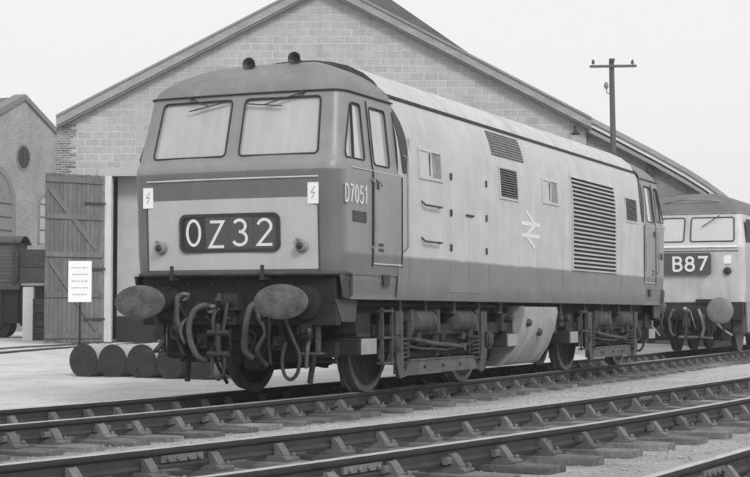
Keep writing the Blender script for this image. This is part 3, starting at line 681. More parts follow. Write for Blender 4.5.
# ---- bogies
bog = MB()
for s in (-1, 1):
    bog.box(s*1.04, s*1.10, 1.95, 6.25, .66, .80); bog.box(s*.98, s*1.02, 2.2, 6.0, .52, .68)
bog.box(-1.0, 1.0, 3.4, 4.6, .55, .74); bog.box(-1.05, 1.05, 1.95, 2.05, .60, .80); bog.box(-1.05, 1.05, 6.15, 6.25, .60, .80)
bogie = bog.build('bogie_frame', M_under, loco, bevel=.012)
def bp(name, mb, mt, smooth=None, bevel=0): return mb.build(name, mt, bogie, smooth, bevel)
for yw in (2.39, 5.59):
    for s in (-1, 1):
        m = MB(); m.lathe([(.10, -.075), (.10, -.06), (.30, -.04), (.48, -.05), (.50, -.07), (.60, -.07), (.602, -.045), (.572, -.035), (.568, .065), (.50, .07), (.49, .045), (.30, .04), (.12, .07), (.12, .10), (.02, .10)], (s*.75, yw, .572), (s, 0, 0), 40)
        for i_, f_ in enumerate(m.f):
            rm = sum(math.hypot(m.v[j][1]-yw, m.v[j][2]-.572) for j in f_)/len(f_); m.mi[i_] = 1 if rm > .485 else 0
        bp('wheel', m, [M_under, mat('tyre_steel', .10, .45, .4, 6, 40, .002, metal=.3)], 35)  # disc in underframe black, its shadow painted into the colour
        m = MB(); m.box(s*1.02, s*1.19, yw-.16, yw+.16, .46, .70); m.lathe([(.10, 0), (.10, .03), (.05, .05)], (s*1.19, yw, .57), (s, 0, 0), 14); bp('axlebox', m, M_mid, None, .015)
        for sd in (-1, 1):                       # horn guide (pedestal) plates either side of the axlebox
            pass
        pc = yw+.10 if yw < 4 else yw-.16
        m = MB(); m.prism([(pc-.10, .95), (pc+.12, .95), (pc+.10, .62), (pc+.13, .30), (pc+.20, .19), (pc+.02, .17), (pc-.07, .34), (pc-.10, .6)] if yw < 4 else [(pc+.10, .95), (pc-.12, .95), (pc-.10, .62), (pc-.13, .30), (pc-.20, .19), (pc-.02, .17), (pc+.07, .34), (pc+.10, .6)], .05, lambda a, b, c: (s*(1.14+c), a, b)); bp('pedestal', m, M_grime, None, .008)
        q = yw+.36 if yw < 4 else yw-.36
        P = [(s*1.10+.085*math.cos(k*.55), q+.085*math.sin(k*.55), .36+.30*k/64) for k in range(65)]; m = MB(); m.tube(P, .020, 6); bp('coil_spring', m, M_mid, 60)
        m = MB(); m.lathe([(.11, 0), (.11, .03)], (s*1.10, q, .33), (0, 0, 1), 16); bp('spring_seat', m, M_mid, 40)
        for sd in (-1, 1):
            m = MB(); m.prism([(yw+sd*.60, .72), (yw+sd*.66, .72), (yw+sd*.70, .45), (yw+sd*.62, .36), (yw+sd*.585, .5)], .09, lambda a, b, c: (s*(.70+c), a, b)); bp('brake_block', m, M_under)
    m = MB(); m.lathe([(.085, -.8), (.085, .8)], (0, yw, .572), (1, 0, 0), 14); bp('axle', m, M_under, 40)
for s in (-1, 1):
    m = MB(); m.prism([(2.52, .36), (5.46, .36), (5.46, .22), (5.2, .20), (2.75, .20), (2.52, .22)], .05, lambda a, b, c: (s*(1.10+c), a, b)); m.box(s*1.08, s*1.165, 2.9, 5.1, .355, .375); bp('equaliser_beam', m, mat('beam_iron', .085, .7, .35, 5, 40, .004, streak=.3), None, .006)
    for y0, y1 in ((3.05, 3.62), (4.45, 5.05)):
        m = MB(); m.lathe([(.05, -.03), (.125, 0), (.13, .02), (.13, y1-y0-.02), (.125, y1-y0), (.05, y1-y0+.04)], (s*1.10, y0, .845), (0, 1, 0), 18); cyl = bp('brake_cylinder', m, M_grime, 35)
        for yy in (y0+.14, y1-.14):
            m = MB(); m.lathe([(.134, 0), (.14, .01), (.14, .04), (.134, .05)], (s*1.10, yy, .845), (0, 1, 0), 18); bp('cylinder_band', m, M_grime, 35)
    for y in (2.92, 3.78, 5.18): 
        m = MB(); m.prism([(y-.03, .98), (y+.03, .98), (y+.06, .80), (y+.02, .70), (y-.02, .70), (y-.05, .85)], .10, lambda a, b, c: (s*(1.08+c), a, b)); bp('hanger', m, M_grime)
    m = MB(); m.tube([(s*1.14, 3.05, .62), (s*1.14, 3.7, .56), (s*1.14, 4.75, .50)], .028, 8); m.lathe([(.05, -.03), (.05, .03)], (s*1.14, 4.75, .50), (1, 0, 0), 12); bp('brake_rod', m, M_grime, 50)
    m = MB(); m.tube([(s*1.12, 2.7, .56), (s*1.12, 3.3, .50), (s*1.12, 4.2, .47), (s*1.12, 5.2, .55)], .02, 8); bp('brake_rod', m, M_mid, 50)
    m = MB(); m.tube([(s*1.0, 4.0, .74), (s*1.0, 4.0, .40)], .09, 12); bp('damper', m, M_mid, 40)
    for y0, y1 in ((1.42, 1.86), (6.42, 6.88)):
        m = MB(); m.box(s*.74, s*1.17, y0, y1, .46, .655); m.box(s*.80, s*1.12, y0+.04, y1-.04, .655, .70); sbx = bp('sandbox', m, M_mid, None, .012)
        m = MB(); m.box(s*1.171, s*1.178, y0+.01, y1-.01, .47, .645); bp('sandbox_lit_face', m, mat('sandbox_lit_grey', .26, .7, .2), None, .002)  # pale plate paints the lit outer face of the sandbox
        m = MB(); yq = y0+.2; m.tube([(s*.85, yq, .46), (s*.80, yq+.06, .3), (s*.76, yq+.2 if y0 < 3 else yq-.2, .10)], .022, 6); bp('sand_pipe', m, M_mid, 50)
        m = MB(); m.box(s*.80, s*1.10, y0+.02, y1-.02, .70, .94); bp('sandbox_bracket', m, M_under)
    # step ladder beneath the cab door
    m = MB()
    for y in (1.93, 2.21): m.box(s*1.19, s*1.225, y-.012, y+.012, .34, 1.0)
    for z in (.96, .65, .36): m.box(s*1.15, s*1.235, 1.918, 2.222, z-.012, z+.014)
    bp('step_ladder', m, M_grime)
    m = MB(); m.tube([(s*1.12, 2.07, .9), (s*1.12, 2.07, .4)], .05, 10); bp('damper', m, M_grime, 40)
rq = random.Random(11)
for s in (-1, 1):
    for k in range(9):                           # air and sand pipes threading through the bogie
        y = 2.1+k*.46+rq.uniform(-.1, .1); z = rq.uniform(.5, .92); x = s*rq.uniform(.92, 1.13)
        P = [(x, y, z)]
        for j in range(3): P.append((x+rq.uniform(-.03, .03), P[-1][1]+rq.uniform(.1, .3), max(.33, P[-1][2]+rq.uniform(-.22, .12))))
        m = MB(); m.tube(P, rq.choice((.012, .016, .022)), 6); bp('air_pipe', m, rq.choice((M_mid, M_grime, M_under)), 50)
    for y in (2.05, 2.95, 3.3, 4.15, 4.9, 5.75, 6.05):
        m = MB(); h = rq.uniform(.12, .3); z = rq.uniform(.5, .8); m.box(s*rq.uniform(.9, 1.0), s*rq.uniform(1.06, 1.12), y-.06, y+.07, z-h/2, z+h/2); bp('bracket', m, rq.choice((M_mid, M_under, M_grime)), None, .01)
    for y in (2.9, 5.0):
        m = MB(); m.tube([(s*1.13, y, .98), (s*1.13, y, .42)], .02, 8); m.lathe([(.05, 0), (.05, .22)], (s*1.13, y, .62), (0, 0, 1), 12); bp('damper', m, M_mid, 40)
    for k in range(5):                           # bolt heads on the pedestals and beam
        m = MB(); m.lathe([(.022, 0), (.022, .018), (.012, .022)], (s*1.151, 2.75+k*.62, .28), (s, 0, 0), 8); bp('bolt', m, M_mid)
    m = MB(); m.box(s*.95, s*1.06, 2.75, 5.25, .40, .47); bp('spring_plank', m, M_under, None, .01)
    m = MB(); m.tube([(s*1.0, 1.86, .75), (s*1.08, 3.0, .70), (s*1.08, 5.0, .70), (s*1.0, 6.4, .75)], .024, 8); bp('air_pipe', m, M_mid, 50)
b2 = copy_tree(bogie, loco); b2.location = (0, 8.0, 0)
# hanging brackets and pipes along the body bottom
for s in (-1, 1):
    for y in (2.6, 3.4, 4.4, 5.3, 6.2, 9.0, 10.3, 11.3, 12.4, 13.2):
        m = MB(); m.box(s*1.08, s*1.16, y-.035, y+.035, .93, 1.09); m.box(s*1.05, s*1.15, y-.09, y+.09, .935, .955); m.build('bracket', M_grime, loco)
    m = MB(); m.tube([(s*1.12, .95, 1.03), (s*1.12, 4, 1.035), (s*1.12, 6.7, 1.03)], .018, 6); m.build('air_pipe', M_under, loco, 50)
    for y0, h in ((6.28, .25), (8.62, .3), (9.0, .2)):
        m = MB(); m.box(s*.9, s*1.15, y0, y0+.2, .93-h, .93); m.lathe([(.06, 0), (.06, .12)], (s*1.15, y0+.1, .86), (s, 0, 0), 12); m.build('equipment_case', M_mid, loco, None, .012)
# ---- body side fittings
for s in (-1, 1):
    def on(y, z, d=0.): return (s*(bx(z)+d), y, z)
    def plate(y0, y1, z0, z1, d0, d1, nz=6, mb=None):
        mb = mb or MB(); mb.loft([[on(y0, z, d1), on(y1, z, d1), on(y1, z, d0), on(y0, z, d0)] for z in [z0+(z1-z0)*k/nz for k in range(nz+1)]]); return mb
    # paired engine-room windows
    for y0, y1 in ((2.78, 3.56), (7.58, 8.38)):
        z0, z1 = 2.56, 2.94; fr_ = MB()
        for a, b, c, d in ((y0, y1, z1-.035, z1), (y0, y1, z0, z0+.035), (y0, y0+.05, z0+.035, z1-.035), (y1-.05, y1, z0+.035, z1-.035), ((y0+y1)/2-.03, (y0+y1)/2+.03, z0+.035, z1-.035)): plate(a, b, c, d, -.01, .014, 2, fr_)
        fo = fr_.build('window_frame', M_panel, body, bevel=.003)
        for a, b in ((y0+.05, (y0+y1)/2-.03), ((y0+y1)/2+.03, y1-.05)): plate(a, b, z0+.035, z1-.035, -.02, .003, 2).build('pane', M_panel if a < (y0+y1)/2-.2 else M_light, fo)  # pale opaque panes, the glass reflection put into their colour
        m = MB(); m.box(s*(bx(2.7)+.004), s*(bx(2.7)+.0085), (y0+y1)/2-.05, (y0+y1)/2-.032, z0+.05, z1-.05); m.build('sliding_gap', M_dark, fo)
    # filter louvres low on the curve of the roof: mesh panel
    gr = plate(5.50, 6.86, 3.09, 3.43, -.01, .006, 8).build('curved_grille', M_louv, body, smooth=40)
    for k in range(9):
        z = 3.11+.31*k/8; m = MB(); m.bar(on(5.52, z, .010), on(6.84, z, .010), .010, .02, (1, 0, 0)); m.build('grille_bar', M_light, gr)
    for y0, y1, z0, z1 in ((5.72, 6.44, 2.535, 2.935), (12.30, 13.02, 2.56, 2.95)):
        fo = MB()
        for a, b, c, d in ((y0-.04, y1+.04, z1, z1+.03), (y0-.04, y1+.04, z0-.03, z0), (y0-.04, y0, z0, z1), (y1, y1+.04, z0, z1)): plate(a, b, c, d, -.01, .014, 2, fo)
        fo = fo.build('louvre_frame', M_panel, body, bevel=.003)
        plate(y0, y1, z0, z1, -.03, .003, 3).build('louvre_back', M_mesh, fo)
        for k in range(12):
            z = z0+.018+(z1-z0-.03)*k/11; m = MB(); m.obox(on((y0+y1)/2, z, .008), (0, (y1-y0)/2, 0), (s*.010, 0, -.008), (.0015, 0, .0015)); m.build('louvre_slat', M_louv, fo)
    # the big radiator grille
    y0, y1, z0, z1 = 9.08, 11.58, 1.60, 3.09
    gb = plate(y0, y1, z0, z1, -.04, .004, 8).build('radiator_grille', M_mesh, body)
    for a, b in ((y0-.03, y0+.01), (y1-.01, y1+.03)): plate(a, b, z0, z1, -.01, .022, 6).build('grille_frame', M_body, gb)
    NS = 23
    for k in range(NS):
        z = z0+.02+(z1-z0-.03)*k/(NS-1)
        m = MB(); t_ = Vector((bx(z+.02)-bx(z-.02), 0, .04)).normalized(); t_.x *= s
        m.obox(on((y0+y1)/2, z, .014), (0, (y1-y0)/2-.011, 0), (s*.013, 0, -.010), t_*.0065); m.build('grille_slat', M_body, gb)
    # double doors of the engine compartment
    for y0, y1 in ((3.82, 4.46), (4.475, 5.14)):
        d = plate(y0, y1, 1.20, 3.02, -.01, .005, 9).build('engine_room_door', M_body, body, smooth=40, bevel=.002)
        yh_ = y0+.01 if y0 < 4 else y1-.01
        for z in (2.66, 2.20, 1.76):
            m = MB(); m.box(s*(bx(z)+.004), s*(bx(z)+.02), yh_-.025, yh_+.025, z-.045, z+.045); m.build('hinge', M_mid, d, None, .004)
    m = MB(); m.tube([on(4.36, 2.20, .02), on(4.62, 2.20, .02)], .014, 6); m.build('door_handle', M_mid, body, 50)
    for z in (2.24, 1.80):
        m = MB(); m.tube([on(2.86, z+.05, 0), on(2.86, z, .05), on(2.92, z, .055), on(3.40, z, .055), on(3.42, z, 0)], .013, 6); m.build('grab_rail', M_grime, body, 50)
    for y in (2.48, 5.28, 8.62, 11.95): plate(y-.006, y+.006, 1.13, 3.40, -.01, .004, 10).build('panel_seam', M_body, body)
    # BR-style arrow emblem
    m = MB(); cy, cz_ = 7.02, 2.135; w_ = .40
    sg = -1 if s < 0 else 1
    E_ = [[(-w_, .085), (w_, .085)], [(-w_, -.085), (w_, -.085)], [(-.17, .25), (.20, .085), (-.20, -.085), (.17, -.25)]]
    strokes(m, E_[:2], .058, lambda a, b, c: (s*(bx(2.1)+.0015+c), cy+a*1.05*sg, cz_+b), .0025); strokes(m, E_[2:], .058, lambda a, b, c: (s*(bx(2.1)+.0017+c*1.6), cy+a*1.05*sg, cz_+b), .0025); m.build('arrow_emblem', M_arrow, body)
    m = MB(); m.box(s*(bx(2.9)+.001), s*(bx(2.9)+.006), 2.50, 2.58, 2.80, 3.02); m.build('data_plate', M_panel, body)
    for cabo, y in ((cab, 1.80), (cab2, LEN-1.80)):
        m = MB(); m.prism([(y-.10, 1.375), (y+.10, 1.375), (y+.08, 1.24), (y-.08, 1.24)], .008, lambda a, b, c: (s*(1.319+c), a, b)); m.build('step_recess', M_dark, cabo)

# ------------------------------------------------------------------ second locomotive behind, on the same track
loco2 = thing('locomotive', 'second diesel locomotive behind, pale flat front with headcode B87 and round buffers', 'locomotive', (0, 22.2, 0), 0, 'diesel locomotives on the line')
F2 = [(1.20, .56), (2.2, .50), (2.50, .47), (2.56, .52), (3.26, .74), (3.30, .76)]
W2 = [(1.20, 1.30), (1.5, 1.335), (2.5, 1.335), (3.30, 1.24)]
def f2(x, z): return lerp_tab(F2, z)+.05*(x/1.1)**2
def con2(z, yb=19.0):
    W = lerp_tab(W2, z); r = .16; xe = W-r; ye = f2(xe, z); h = [(W, yb), (W, 2.4), (W, ye+r)]
    for k in range(1, 6): a = PI/2*k/5; h.append((xe+r*math.cos(a), ye+r*(1-math.sin(a))))
    for k in range(1, 7): x = xe*(1-k/6); h.append((x, f2(x, z)))
    return [(x, y, z) for x, y in h+[(-x, y) for x, y in reversed(h[:-1])]]
m = MB(); m.loft([con2(z) for z in (1.20, 1.35, 1.6, 2.2, 2.46, 2.50, 2.56, 2.8, 3.05, 3.26, 3.30)])
for i, f in enumerate(m.f):
    c = sum((Vector(m.v[j]) for j in f), Vector())/len(f)
    if abs(c.x) > 1.29-.0 and c.y > .8: m.mi[i] = 1
b47 = m.build('body', [M_yel, M_47], loco2, smooth=38)
cz2 = con2(3.30); rs = []
for s_ in (0, .04, .1, .18, .3, .45, .62, .8, .97):
    rs.append([(x*(1-s_), (y+(2.4-y)*s_) if y < 2.4 else y+(18-y)*0, 3.302+.58*(1-(1-s_)**2)**.62) for x, y, z in cz2])
m = MB(); m.loft(rs, 0, False, False); n_ = len(cz2); m.f.append(list(range(n_))); m.mi.append(0); r47 = m.build('roof', M_47r, loco2, smooth=60)
m = MB(); m.tube([(x, y-.01, 3.30) for x, y, z in cz2 if y < 2.5], .02, 6); m.build('cab_gutter', M_light, loco2, smooth=60)
m = MB(); m.tube([(-.95+.1*k, .95+.25*((-.95+.1*k)/.95)**2, 3.66+.0*k-.12*((-.95+.1*k)/.95)**2) for k in range(20)], .022, 6); m.build('roof_edge_highlight', M_light, r47, smooth=60)  # pale tube paints the highlight along the roof's top edge
for x0, x1 in ((-1.10, -.08), (.08, 1.10)):
    pl_ = [(x-.05*(z-2.62)*(1 if x > 0 else -1)*abs(x), z) for x, z in rrect(x0, x1, 2.63, 3.20, .05)]; n_ = len(pl_)
    m = MB(); m.add([(x, f2(x, z)-.006, z) for x, z in pl_]+[((x0+x1)/2, f2((x0+x1)/2, 2.9)-.006, 2.91)], [(k, (k+1) % n_, n_) for k in range(n_)]); m.build('windscreen', M_white if False else mat('second_windscreen', .50, .15, .05, 2, spec=.8), loco2)
    m = MB(); P = [(x, f2(x, z)-.012, z) for x, z in pl_]; m.tube(P+[P[0]], .016, 6, caps=False); m.build('window_seal', M_grime, loco2, smooth=60)
m = MB(); m.bar((-.9, f2(.6, 3.1)-.05, 3.22), (-.55, f2(.6, 2.9)-.05, 2.95), .02, .02, (0, 1, 0)); m.build('wiper', M_dark, loco2)
m = MB(); m.bar((.75, f2(.6, 3.1)-.05, 3.24), (.35, f2(.3, 2.9)-.05, 2.98), .02, .02, (0, 1, 0)); m.build('wiper', M_dark, loco2)
m = MB(); m.tube([(-1.2+.1*k, f2(-1.2+.1*k, 2.5)-.012, 2.50) for k in range(25)], .022, 6); m.build('waist_moulding', M_white, loco2, smooth=60)
m = MB(); m.tube([(-1.2+.1*k, f2(-1.2+.1*k, 2.40)-.006, 2.40) for k in range(25)], .010, 6); m.build('waist_seam', M_grime, loco2, smooth=60)
pl_ = rrect(-.72, .58, 1.84, 2.36, .06); m = MB(); m.prism(pl_, .03, lambda a, b, c: (a, f2(a, 2.5)+.0-c, b)); m.build('headcode_panel', M_blind, loco2)
for k, ch in enumerate('1B87'):
    m = MB(); glyph(m, ch, -.62+k*.295, 1.945, .225, .31, .055, lambda a, b, c: (a, f2(a, 2.5)-.032-c, b), .003)
    if k: m.build('headcode_letter', M_cream, loco2)
for x in (-.95, .95):
    m = MB(); m.lathe([(.09, 0), (.09, .05), (.06, .07)], (x, f2(x, 1.95), 1.93), (0, -1, 0), 16); lm = m.build('marker_lamp', M_mid, loco2, smooth=40)
    m = MB(); m.box(x-.09, x+.09, f2(x, 2.2)-.012, f2(x, 2.2)+.0, 2.10, 2.30); m.build('warning_plate', M_white, loco2)
m = MB(); m.box(-1.30, 1.30, .58, .72, .78, 1.205); m.build('buffer_beam', M_mid, loco2, bevel=.02)
m = MB(); m.box(.20, .60, .50, .58, 1.21, 1.27); m.build('step', M_under, loco2)
for s in (-1, 1):
    m = MB(); m.lathe([(.22, .6), (.22, .5), (.12, .48), (.12, .06)], (s*.87, 0, 1.0), (0, 1, 0), 18); m.build('buffer_shank', M_mid, loco2, smooth=40)
    m = MB(); m.lathe([(0, -.015), (.2, -.006), (.29, .01), (.31, .03), (.30, .05), (.1, .07)], (s*.87, 0, 1.0), (0, 1, 0), 28); m.build('buffer_head', mat('second_buffer_face', .17, .55, .25, 6), loco2, smooth=50)
    m = MB(); m.box(s*1.334, s*1.342, .85, 1.35, 2.62, 3.16); m.build('side_window', M_mid, loco2)
    m = MB(); m.box(s*1.337, s*1.345, 1.55, 2.2, 1.3, 3.15); m.build('cab_door', M_47, loco2)
    m = MB(); m.box(s*1.0, s*1.25, .75, 2.2, .45, .9); m.build('equipment_case', M_grime, loco2, bevel=.02)
    m = MB(); m.prism([(1.0, 1.2), (1.6, 1.2), (1.45, .5), (1.15, .5)], .03, lambda a, b, c: (s*(1.26+c), a, b)); m.build('step_plate', M_light, loco2)
    for yw in (2.6, 4.45, 6.3, 13.0, 14.9, 16.7):
        m = MB(); m.lathe([(.1, -.07), (.5, -.06), (.6, -.06), (.57, -.03), (.568, .065), (.5, .06), (.12, .06), (.02, .08)], (s*.75, yw, .572), (s, 0, 0), 28); m.build('wheel', M_tyre, loco2, smooth=35)
    for y0 in (1.9, 12.3):
        m = MB(); m.box(s*1.0, s*1.12, y0, y0+5.1, .45, .85); m.build('bogie_frame', M_mid, loco2, bevel=.02)
m = MB(); m.box(-1.2, 1.2, .7, 18.6, .80, 1.205); m.box(-.5, .5, 1.0, 18.0, .5, .8); m.build('underframe', M_under, loco2)
m = MB(); m.box(-1.1, 1.1, 8.0, 11.3, .3, .85); m.build('fuel_tank', M_mid, loco2, bevel=.05)
def sweep2(name, pts, r, mt):
    m = MB(); m.tube(pts, r, 8); m.build(name, mt, loco2, smooth=60)
sweep2('draw_hook', [(0, .6, 1.0), (0, .35, 1.0), (0, .28, 1.06)], .05, M_light)
sweep2('screw_coupling', [(0, .34, 1.0), (0.03, .3, .7), (0, .3, .45), (0, .3, .3)], .04, M_mid)
sweep2('brake_hose', [(.25, .6, 1.0), (.28, .45, 1.02), (.36, .4, .85), (.42, .4, .6), (.36, .42, .4)], .036, M_light)
sweep2('brake_hose', [(-.3, .6, 1.0), (-.34, .45, 1.02), (-.42, .4, .8), (-.38, .4, .5), (-.3, .42, .4)], .036, M_hose)
sweep2('air_pipe', [(.55, .6, .95), (.6, .5, .8), (.85, .5, .55), (1.05, .5, .42)], .03, M_light)
sweep2('air_pipe', [(-.6, .6, .95), (-.62, .5, .7), (-.75, .5, .5)], .03, M_grime)
rq = random.Random(31)
for k in range(14):
    x = -1.0+k*.15; z = rq.uniform(.75, 1.1); P = [(x, .58, z)]
    for j in range(3): P.append((P[-1][0]+rq.uniform(-.1, .1), .5+rq.uniform(-.08, .08), max(.3, P[-1][2]-rq.uniform(.1, .25))))
    sweep2('air_pipe', P, rq.choice((.015, .022, .03)), rq.choice((M_mid, M_grime, M_under, M_light)))
for k in range(7):
    x = -.95+k*.31; z = rq.uniform(.5, .95); m = MB(); m.box(x-.09, x+.09, .48, .6, z-.1, z+.1); m.build('valve', rq.choice((M_mid, M_grime, M_under)), loco2, bevel=.01)
sweep2('step_rail', [(-.2, .5, .38), (.3, .5, .38), (.6, .5, .36)], .03, M_light)
m = MB(); m.box(-.95, .95, .75, .9, .3, .8); m.build('brake_beam', M_under, loco2)

# ------------------------------------------------------------------ engine shed: block gable parallel to the picture, 52 m away
DS = 52.0; KS = FPX/DS
so_ = CAM+FH*DS; so_.z = 0
shed = thing('engine_shed', 'concrete block engine shed with wide pitched gable behind the locomotive', 'shed', so_, -YAW)
def SX(px): return (px-375)/KS
def SZ(py): return CAM.z+(HOR-py)/KS
XL, XR = SX(62), SX(587); XRIDGE = SX(322); ZR = SZ(-17); SL = .522
def ztop(x): return ZR-SL*abs(x-XRIDGE)
DX0, DX1, DZ = SX(106), SX(106)+4.3, SZ(176)
GZ = -.12
# mortar backing wall, with the doorway left open
m = MB()
fn = lambda a, b, c: (a, .007+c, b)
m.prism([(XL, GZ), (DX0, GZ), (DX0, ztop(DX0)), (XL, ztop(XL))], .34, fn); m.prism([(DX0, DZ), (DX1, DZ), (DX1, ztop(DX1)), (XRIDGE, ZR), (DX0, ztop(DX0))] if DX1 > XRIDGE else [(DX0, DZ), (DX1, DZ), (DX1, ztop(DX1)), (DX0, ztop(DX0))], .34, fn)
m.prism([(DX1, GZ), (XR, GZ), (XR, ztop(XR)), (XRIDGE, ZR), (DX1, ztop(DX1))] if DX1 < XRIDGE else [(DX1, GZ), (XR, GZ), (XR, ztop(XR)), (DX1, ztop(DX1))], .34, fn)
gable = m.build('gable_wall', M_mortar, shed)
def clip(poly, a, b, c):                         # keep a*x+b*z<=c
    out = []
    for i in range(len(poly)):
        p, q = poly[i], poly[(i+1) % len(poly)]; dp = a*p[0]+b*p[1]-c; dq = a*q[0]+b*q[1]-c
        if dp <= 0: out.append(p)
        if dp*dq < 0: t = dp/(dp-dq); out.append((p[0]+(q[0]-p[0])*t, p[1]+(q[1]-p[1])*t))
    return out
BW, BH, J = .467, .239, .020
mbk = MB(); mbk.box(J/2, BW-J/2, 0, .05, J/2, BH-J/2); ME_BLOCK = mbk.mesh('block', M_block, bevel=.006)
rest = MB(); cand = []; rb = random.Random(5)
row = 0; z = GZ
while z < ZR:
    off = (BW/2 if row % 2 else 0); x = XL-off
    while x < XR:
        full = x >= XL-1e-6 and x+BW <= XR+1e-6 and ztop(x) > z+BH+.02 and ztop(x+BW) > z+BH+.02
        inside = not (x+BW < DX0+.02 or x > DX1-.02) and z < DZ+.02
        if inside:
            if x < DX0-.08: pass
        else:
            if full and z+BH > .0:
                px = 375+(x+BW/2)*KS; py = HOR-(z+BH/2-CAM.z)*KS
                hidden = 132 < px < 660 and py > max(62, 78+(px-300)*.30)
                cand.append((hidden, x, z))
            else:
                pg = clip(clip([(max(x, XL)+J/2, z+J/2), (min(x+BW, XR)-J/2, z+J/2), (min(x+BW, XR)-J/2, z+BH-J/2), (max(x, XL)+J/2, z+BH-J/2)], SL, 1, ZR+SL*XRIDGE-.01), -SL, 1, ZR-SL*XRIDGE-.01)
                if len(pg) >= 3 and min(x+BW, XR)-max(x, XL) > .06: rest.prism(pg, .05, lambda a, b, c: (a, .0+c, b))
        x += BW
    z += BH; row += 1
vis = [c for c in cand if not c[0]]; rb.shuffle(vis)
vis.sort(key=lambda c: 0 if 375+(c[1])*KS < 250 else 1)
chosen = set(vis[:300])
for c in cand:
    _, x, z = c
    if c in chosen: link('block', ME_BLOCK, gable, (x, rb.uniform(-.004, .004), z))
    else:
        d = rb.uniform(-.004, .004); rest.box(x+J/2, x+BW-J/2, d, .05, z+J/2, z+BH-J/2)
o = rest.build('blockwork', M_block, gable); o['kind'] = 'stuff'
# dark brick toothing at the left corner
m = MB(); z = SZ(172); k = 0
while z < SZ(124):
    w_ = rb.choice((.30, .42, .52, .36)); m.box(XL-.22, XL-.22+w_+.12, -.03, .03, z+.006, z+.072); z += .078; k += 1
m.box(XL-.20, XL, -.02, .34, GZ, SZ(122)); o = m.build('brick_quoin', M_brickq, shed); o['kind'] = 'stuff'
# side walls, back wall, floor
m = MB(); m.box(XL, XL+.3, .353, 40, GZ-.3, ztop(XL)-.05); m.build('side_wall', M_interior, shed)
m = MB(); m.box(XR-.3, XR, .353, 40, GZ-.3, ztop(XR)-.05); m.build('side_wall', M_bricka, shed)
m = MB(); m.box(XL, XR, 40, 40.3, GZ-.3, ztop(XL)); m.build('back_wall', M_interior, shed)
m = MB(); m.box(XL+.3, XR-.3, 9.0, 9.2, GZ-.3, 5.6); m.build('partition_wall', M_interior, shed)
# roof slopes with verge
for s in (-1, 1):
    xe = XL-.16 if s < 0 else XR+.12
    m = MB(); m.prism([(XRIDGE, ZR+.10), (xe, ZR+.10-SL*abs(xe-XRIDGE)), (xe, ZR+.02-SL*abs(xe-XRIDGE)), (XRIDGE, ZR+.02)], 40.6, lambda a, b, c: (a, -.32+c, b)); m.build('roof', M_slate, shed)
    m = MB(); m.prism([(XRIDGE, ZR+.135), (xe-.0*s, ZR+.135-SL*abs(xe-XRIDGE)), (xe, ZR-.155-SL*abs(xe-XRIDGE)), (XRIDGE, ZR-.155)], .05, lambda a, b, c: (a, -.372+c, b)); bg_ = m.build('barge_board', M_barge, shed, bevel=.006)
    m = MB(); m.prism([(XRIDGE, ZR+.185), (xe, ZR+.185-SL*abs(xe-XRIDGE)), (xe, ZR+.11-SL*abs(xe-XRIDGE)), (XRIDGE, ZR+.11)], .10, lambda a, b, c: (a, -.425+c, b)); m.build('verge_capping', mat('verge_capping_grey', .22, .7, .15), bg_)
    m = MB(); m.prism([(XRIDGE, ZR-.04), (xe, ZR-.04-SL*abs(xe-XRIDGE)), (xe, ZR-.23-SL*abs(xe-XRIDGE)), (XRIDGE, ZR-.23)], .30, lambda a, b, c: (a, -.31+c, b)); m.build('verge_soffit', mat('soffit_grey', .20, .7, .15), bg_)
# older steep roof showing behind the right slope
k6 = FPX/(DS+6)
p6 = lambda px, py: ((px-375)/k6, CAM.z+(HOR-py)/k6)
a0 = p6(365, -21); a1 = p6(510, 80); sl_ = (a0[1]-a1[1])/(a1[0]-a0[0]); xb_ = a1[0]+3.0
m = MB(); m.prism([a0, (xb_, a0[1]-sl_*(xb_-a0[0])), (xb_, a0[1]-sl_*(xb_-a0[0])-.2), (a0[0], 5), (a0[0]*2-xb_, a0[1]-sl_*(xb_-a0[0])-.2), (a0[0]*2-xb_, a0[1]-sl_*(xb_-a0[0]))], 20, lambda a, b, c: (a, 6+c, b)); m.build('rear_roof', M_slate, shed)
# lean-to aisle of darker brick on the right, under a curved roof
TP = [(588, 121), (620, 137.5), (655, 156), (685, 173), (704, 185), (722, 198), (735, 209)]
TP = [(SX(a), SZ(b)) for a, b in TP]
m = MB(); m.prism([(XR+.003, GZ-.3)]+[(max(a, XR+.003), b-.30) for a, b in TP]+[(TP[-1][0], GZ-.3)], .3, lambda a, b, c: (a, .10+c, b)); aisle = m.build('aisle_wall', M_bricka, shed)
def band(o0, o1, y0, y1): return [[(a, y0, b+o1), (a, y1, b+o1), (a, y1, b+o0), (a, y0, b+o0)] for a, b in TP]
m = MB(); m.loft(band(.03, .14, -.25, 20)); m.build('aisle_roof', M_slate, shed)
m = MB(); m.loft(band(-.015, .155, -.30, -.252)); m.build('aisle_verge', M_barge, shed)
m = MB(); m.loft(band(-.15, -.035, -.24, -.20)); m.build('aisle_barge_board', M_bargew, shed)
m = MB(); m.loft(band(-.34, -.215, -.18, .09)); m.build('aisle_soffit', M_barge, shed)
m = MB(); x = SX(651); m.box(x-.10, x+.10, -.06, .09, 0, SZ(157)); m.build('brick_pier', M_mid, shed)
x0, x1, z0, z1 = SX(672), SX(700), SZ(232), SZ(196)
m = MB(); m.box(x0, x1, .07, .098, z0, z1); m.build('aisle_window', M_mid, shed)
# small bracket lamp on the block wall
m = MB(); x, z = SX(575), SZ(131); m.tube([(x, 0, z+.12), (x, -.25, z+.16), (x, -.35, z+.05)], .03, 6); m.lathe([(.03, .0), (.05, .08), (.14, .2), (.13, .22)], (x, -.35, z+.08), (0, 0, -1), 12); m.build('wall_lamp', M_mid, shed, smooth=40)
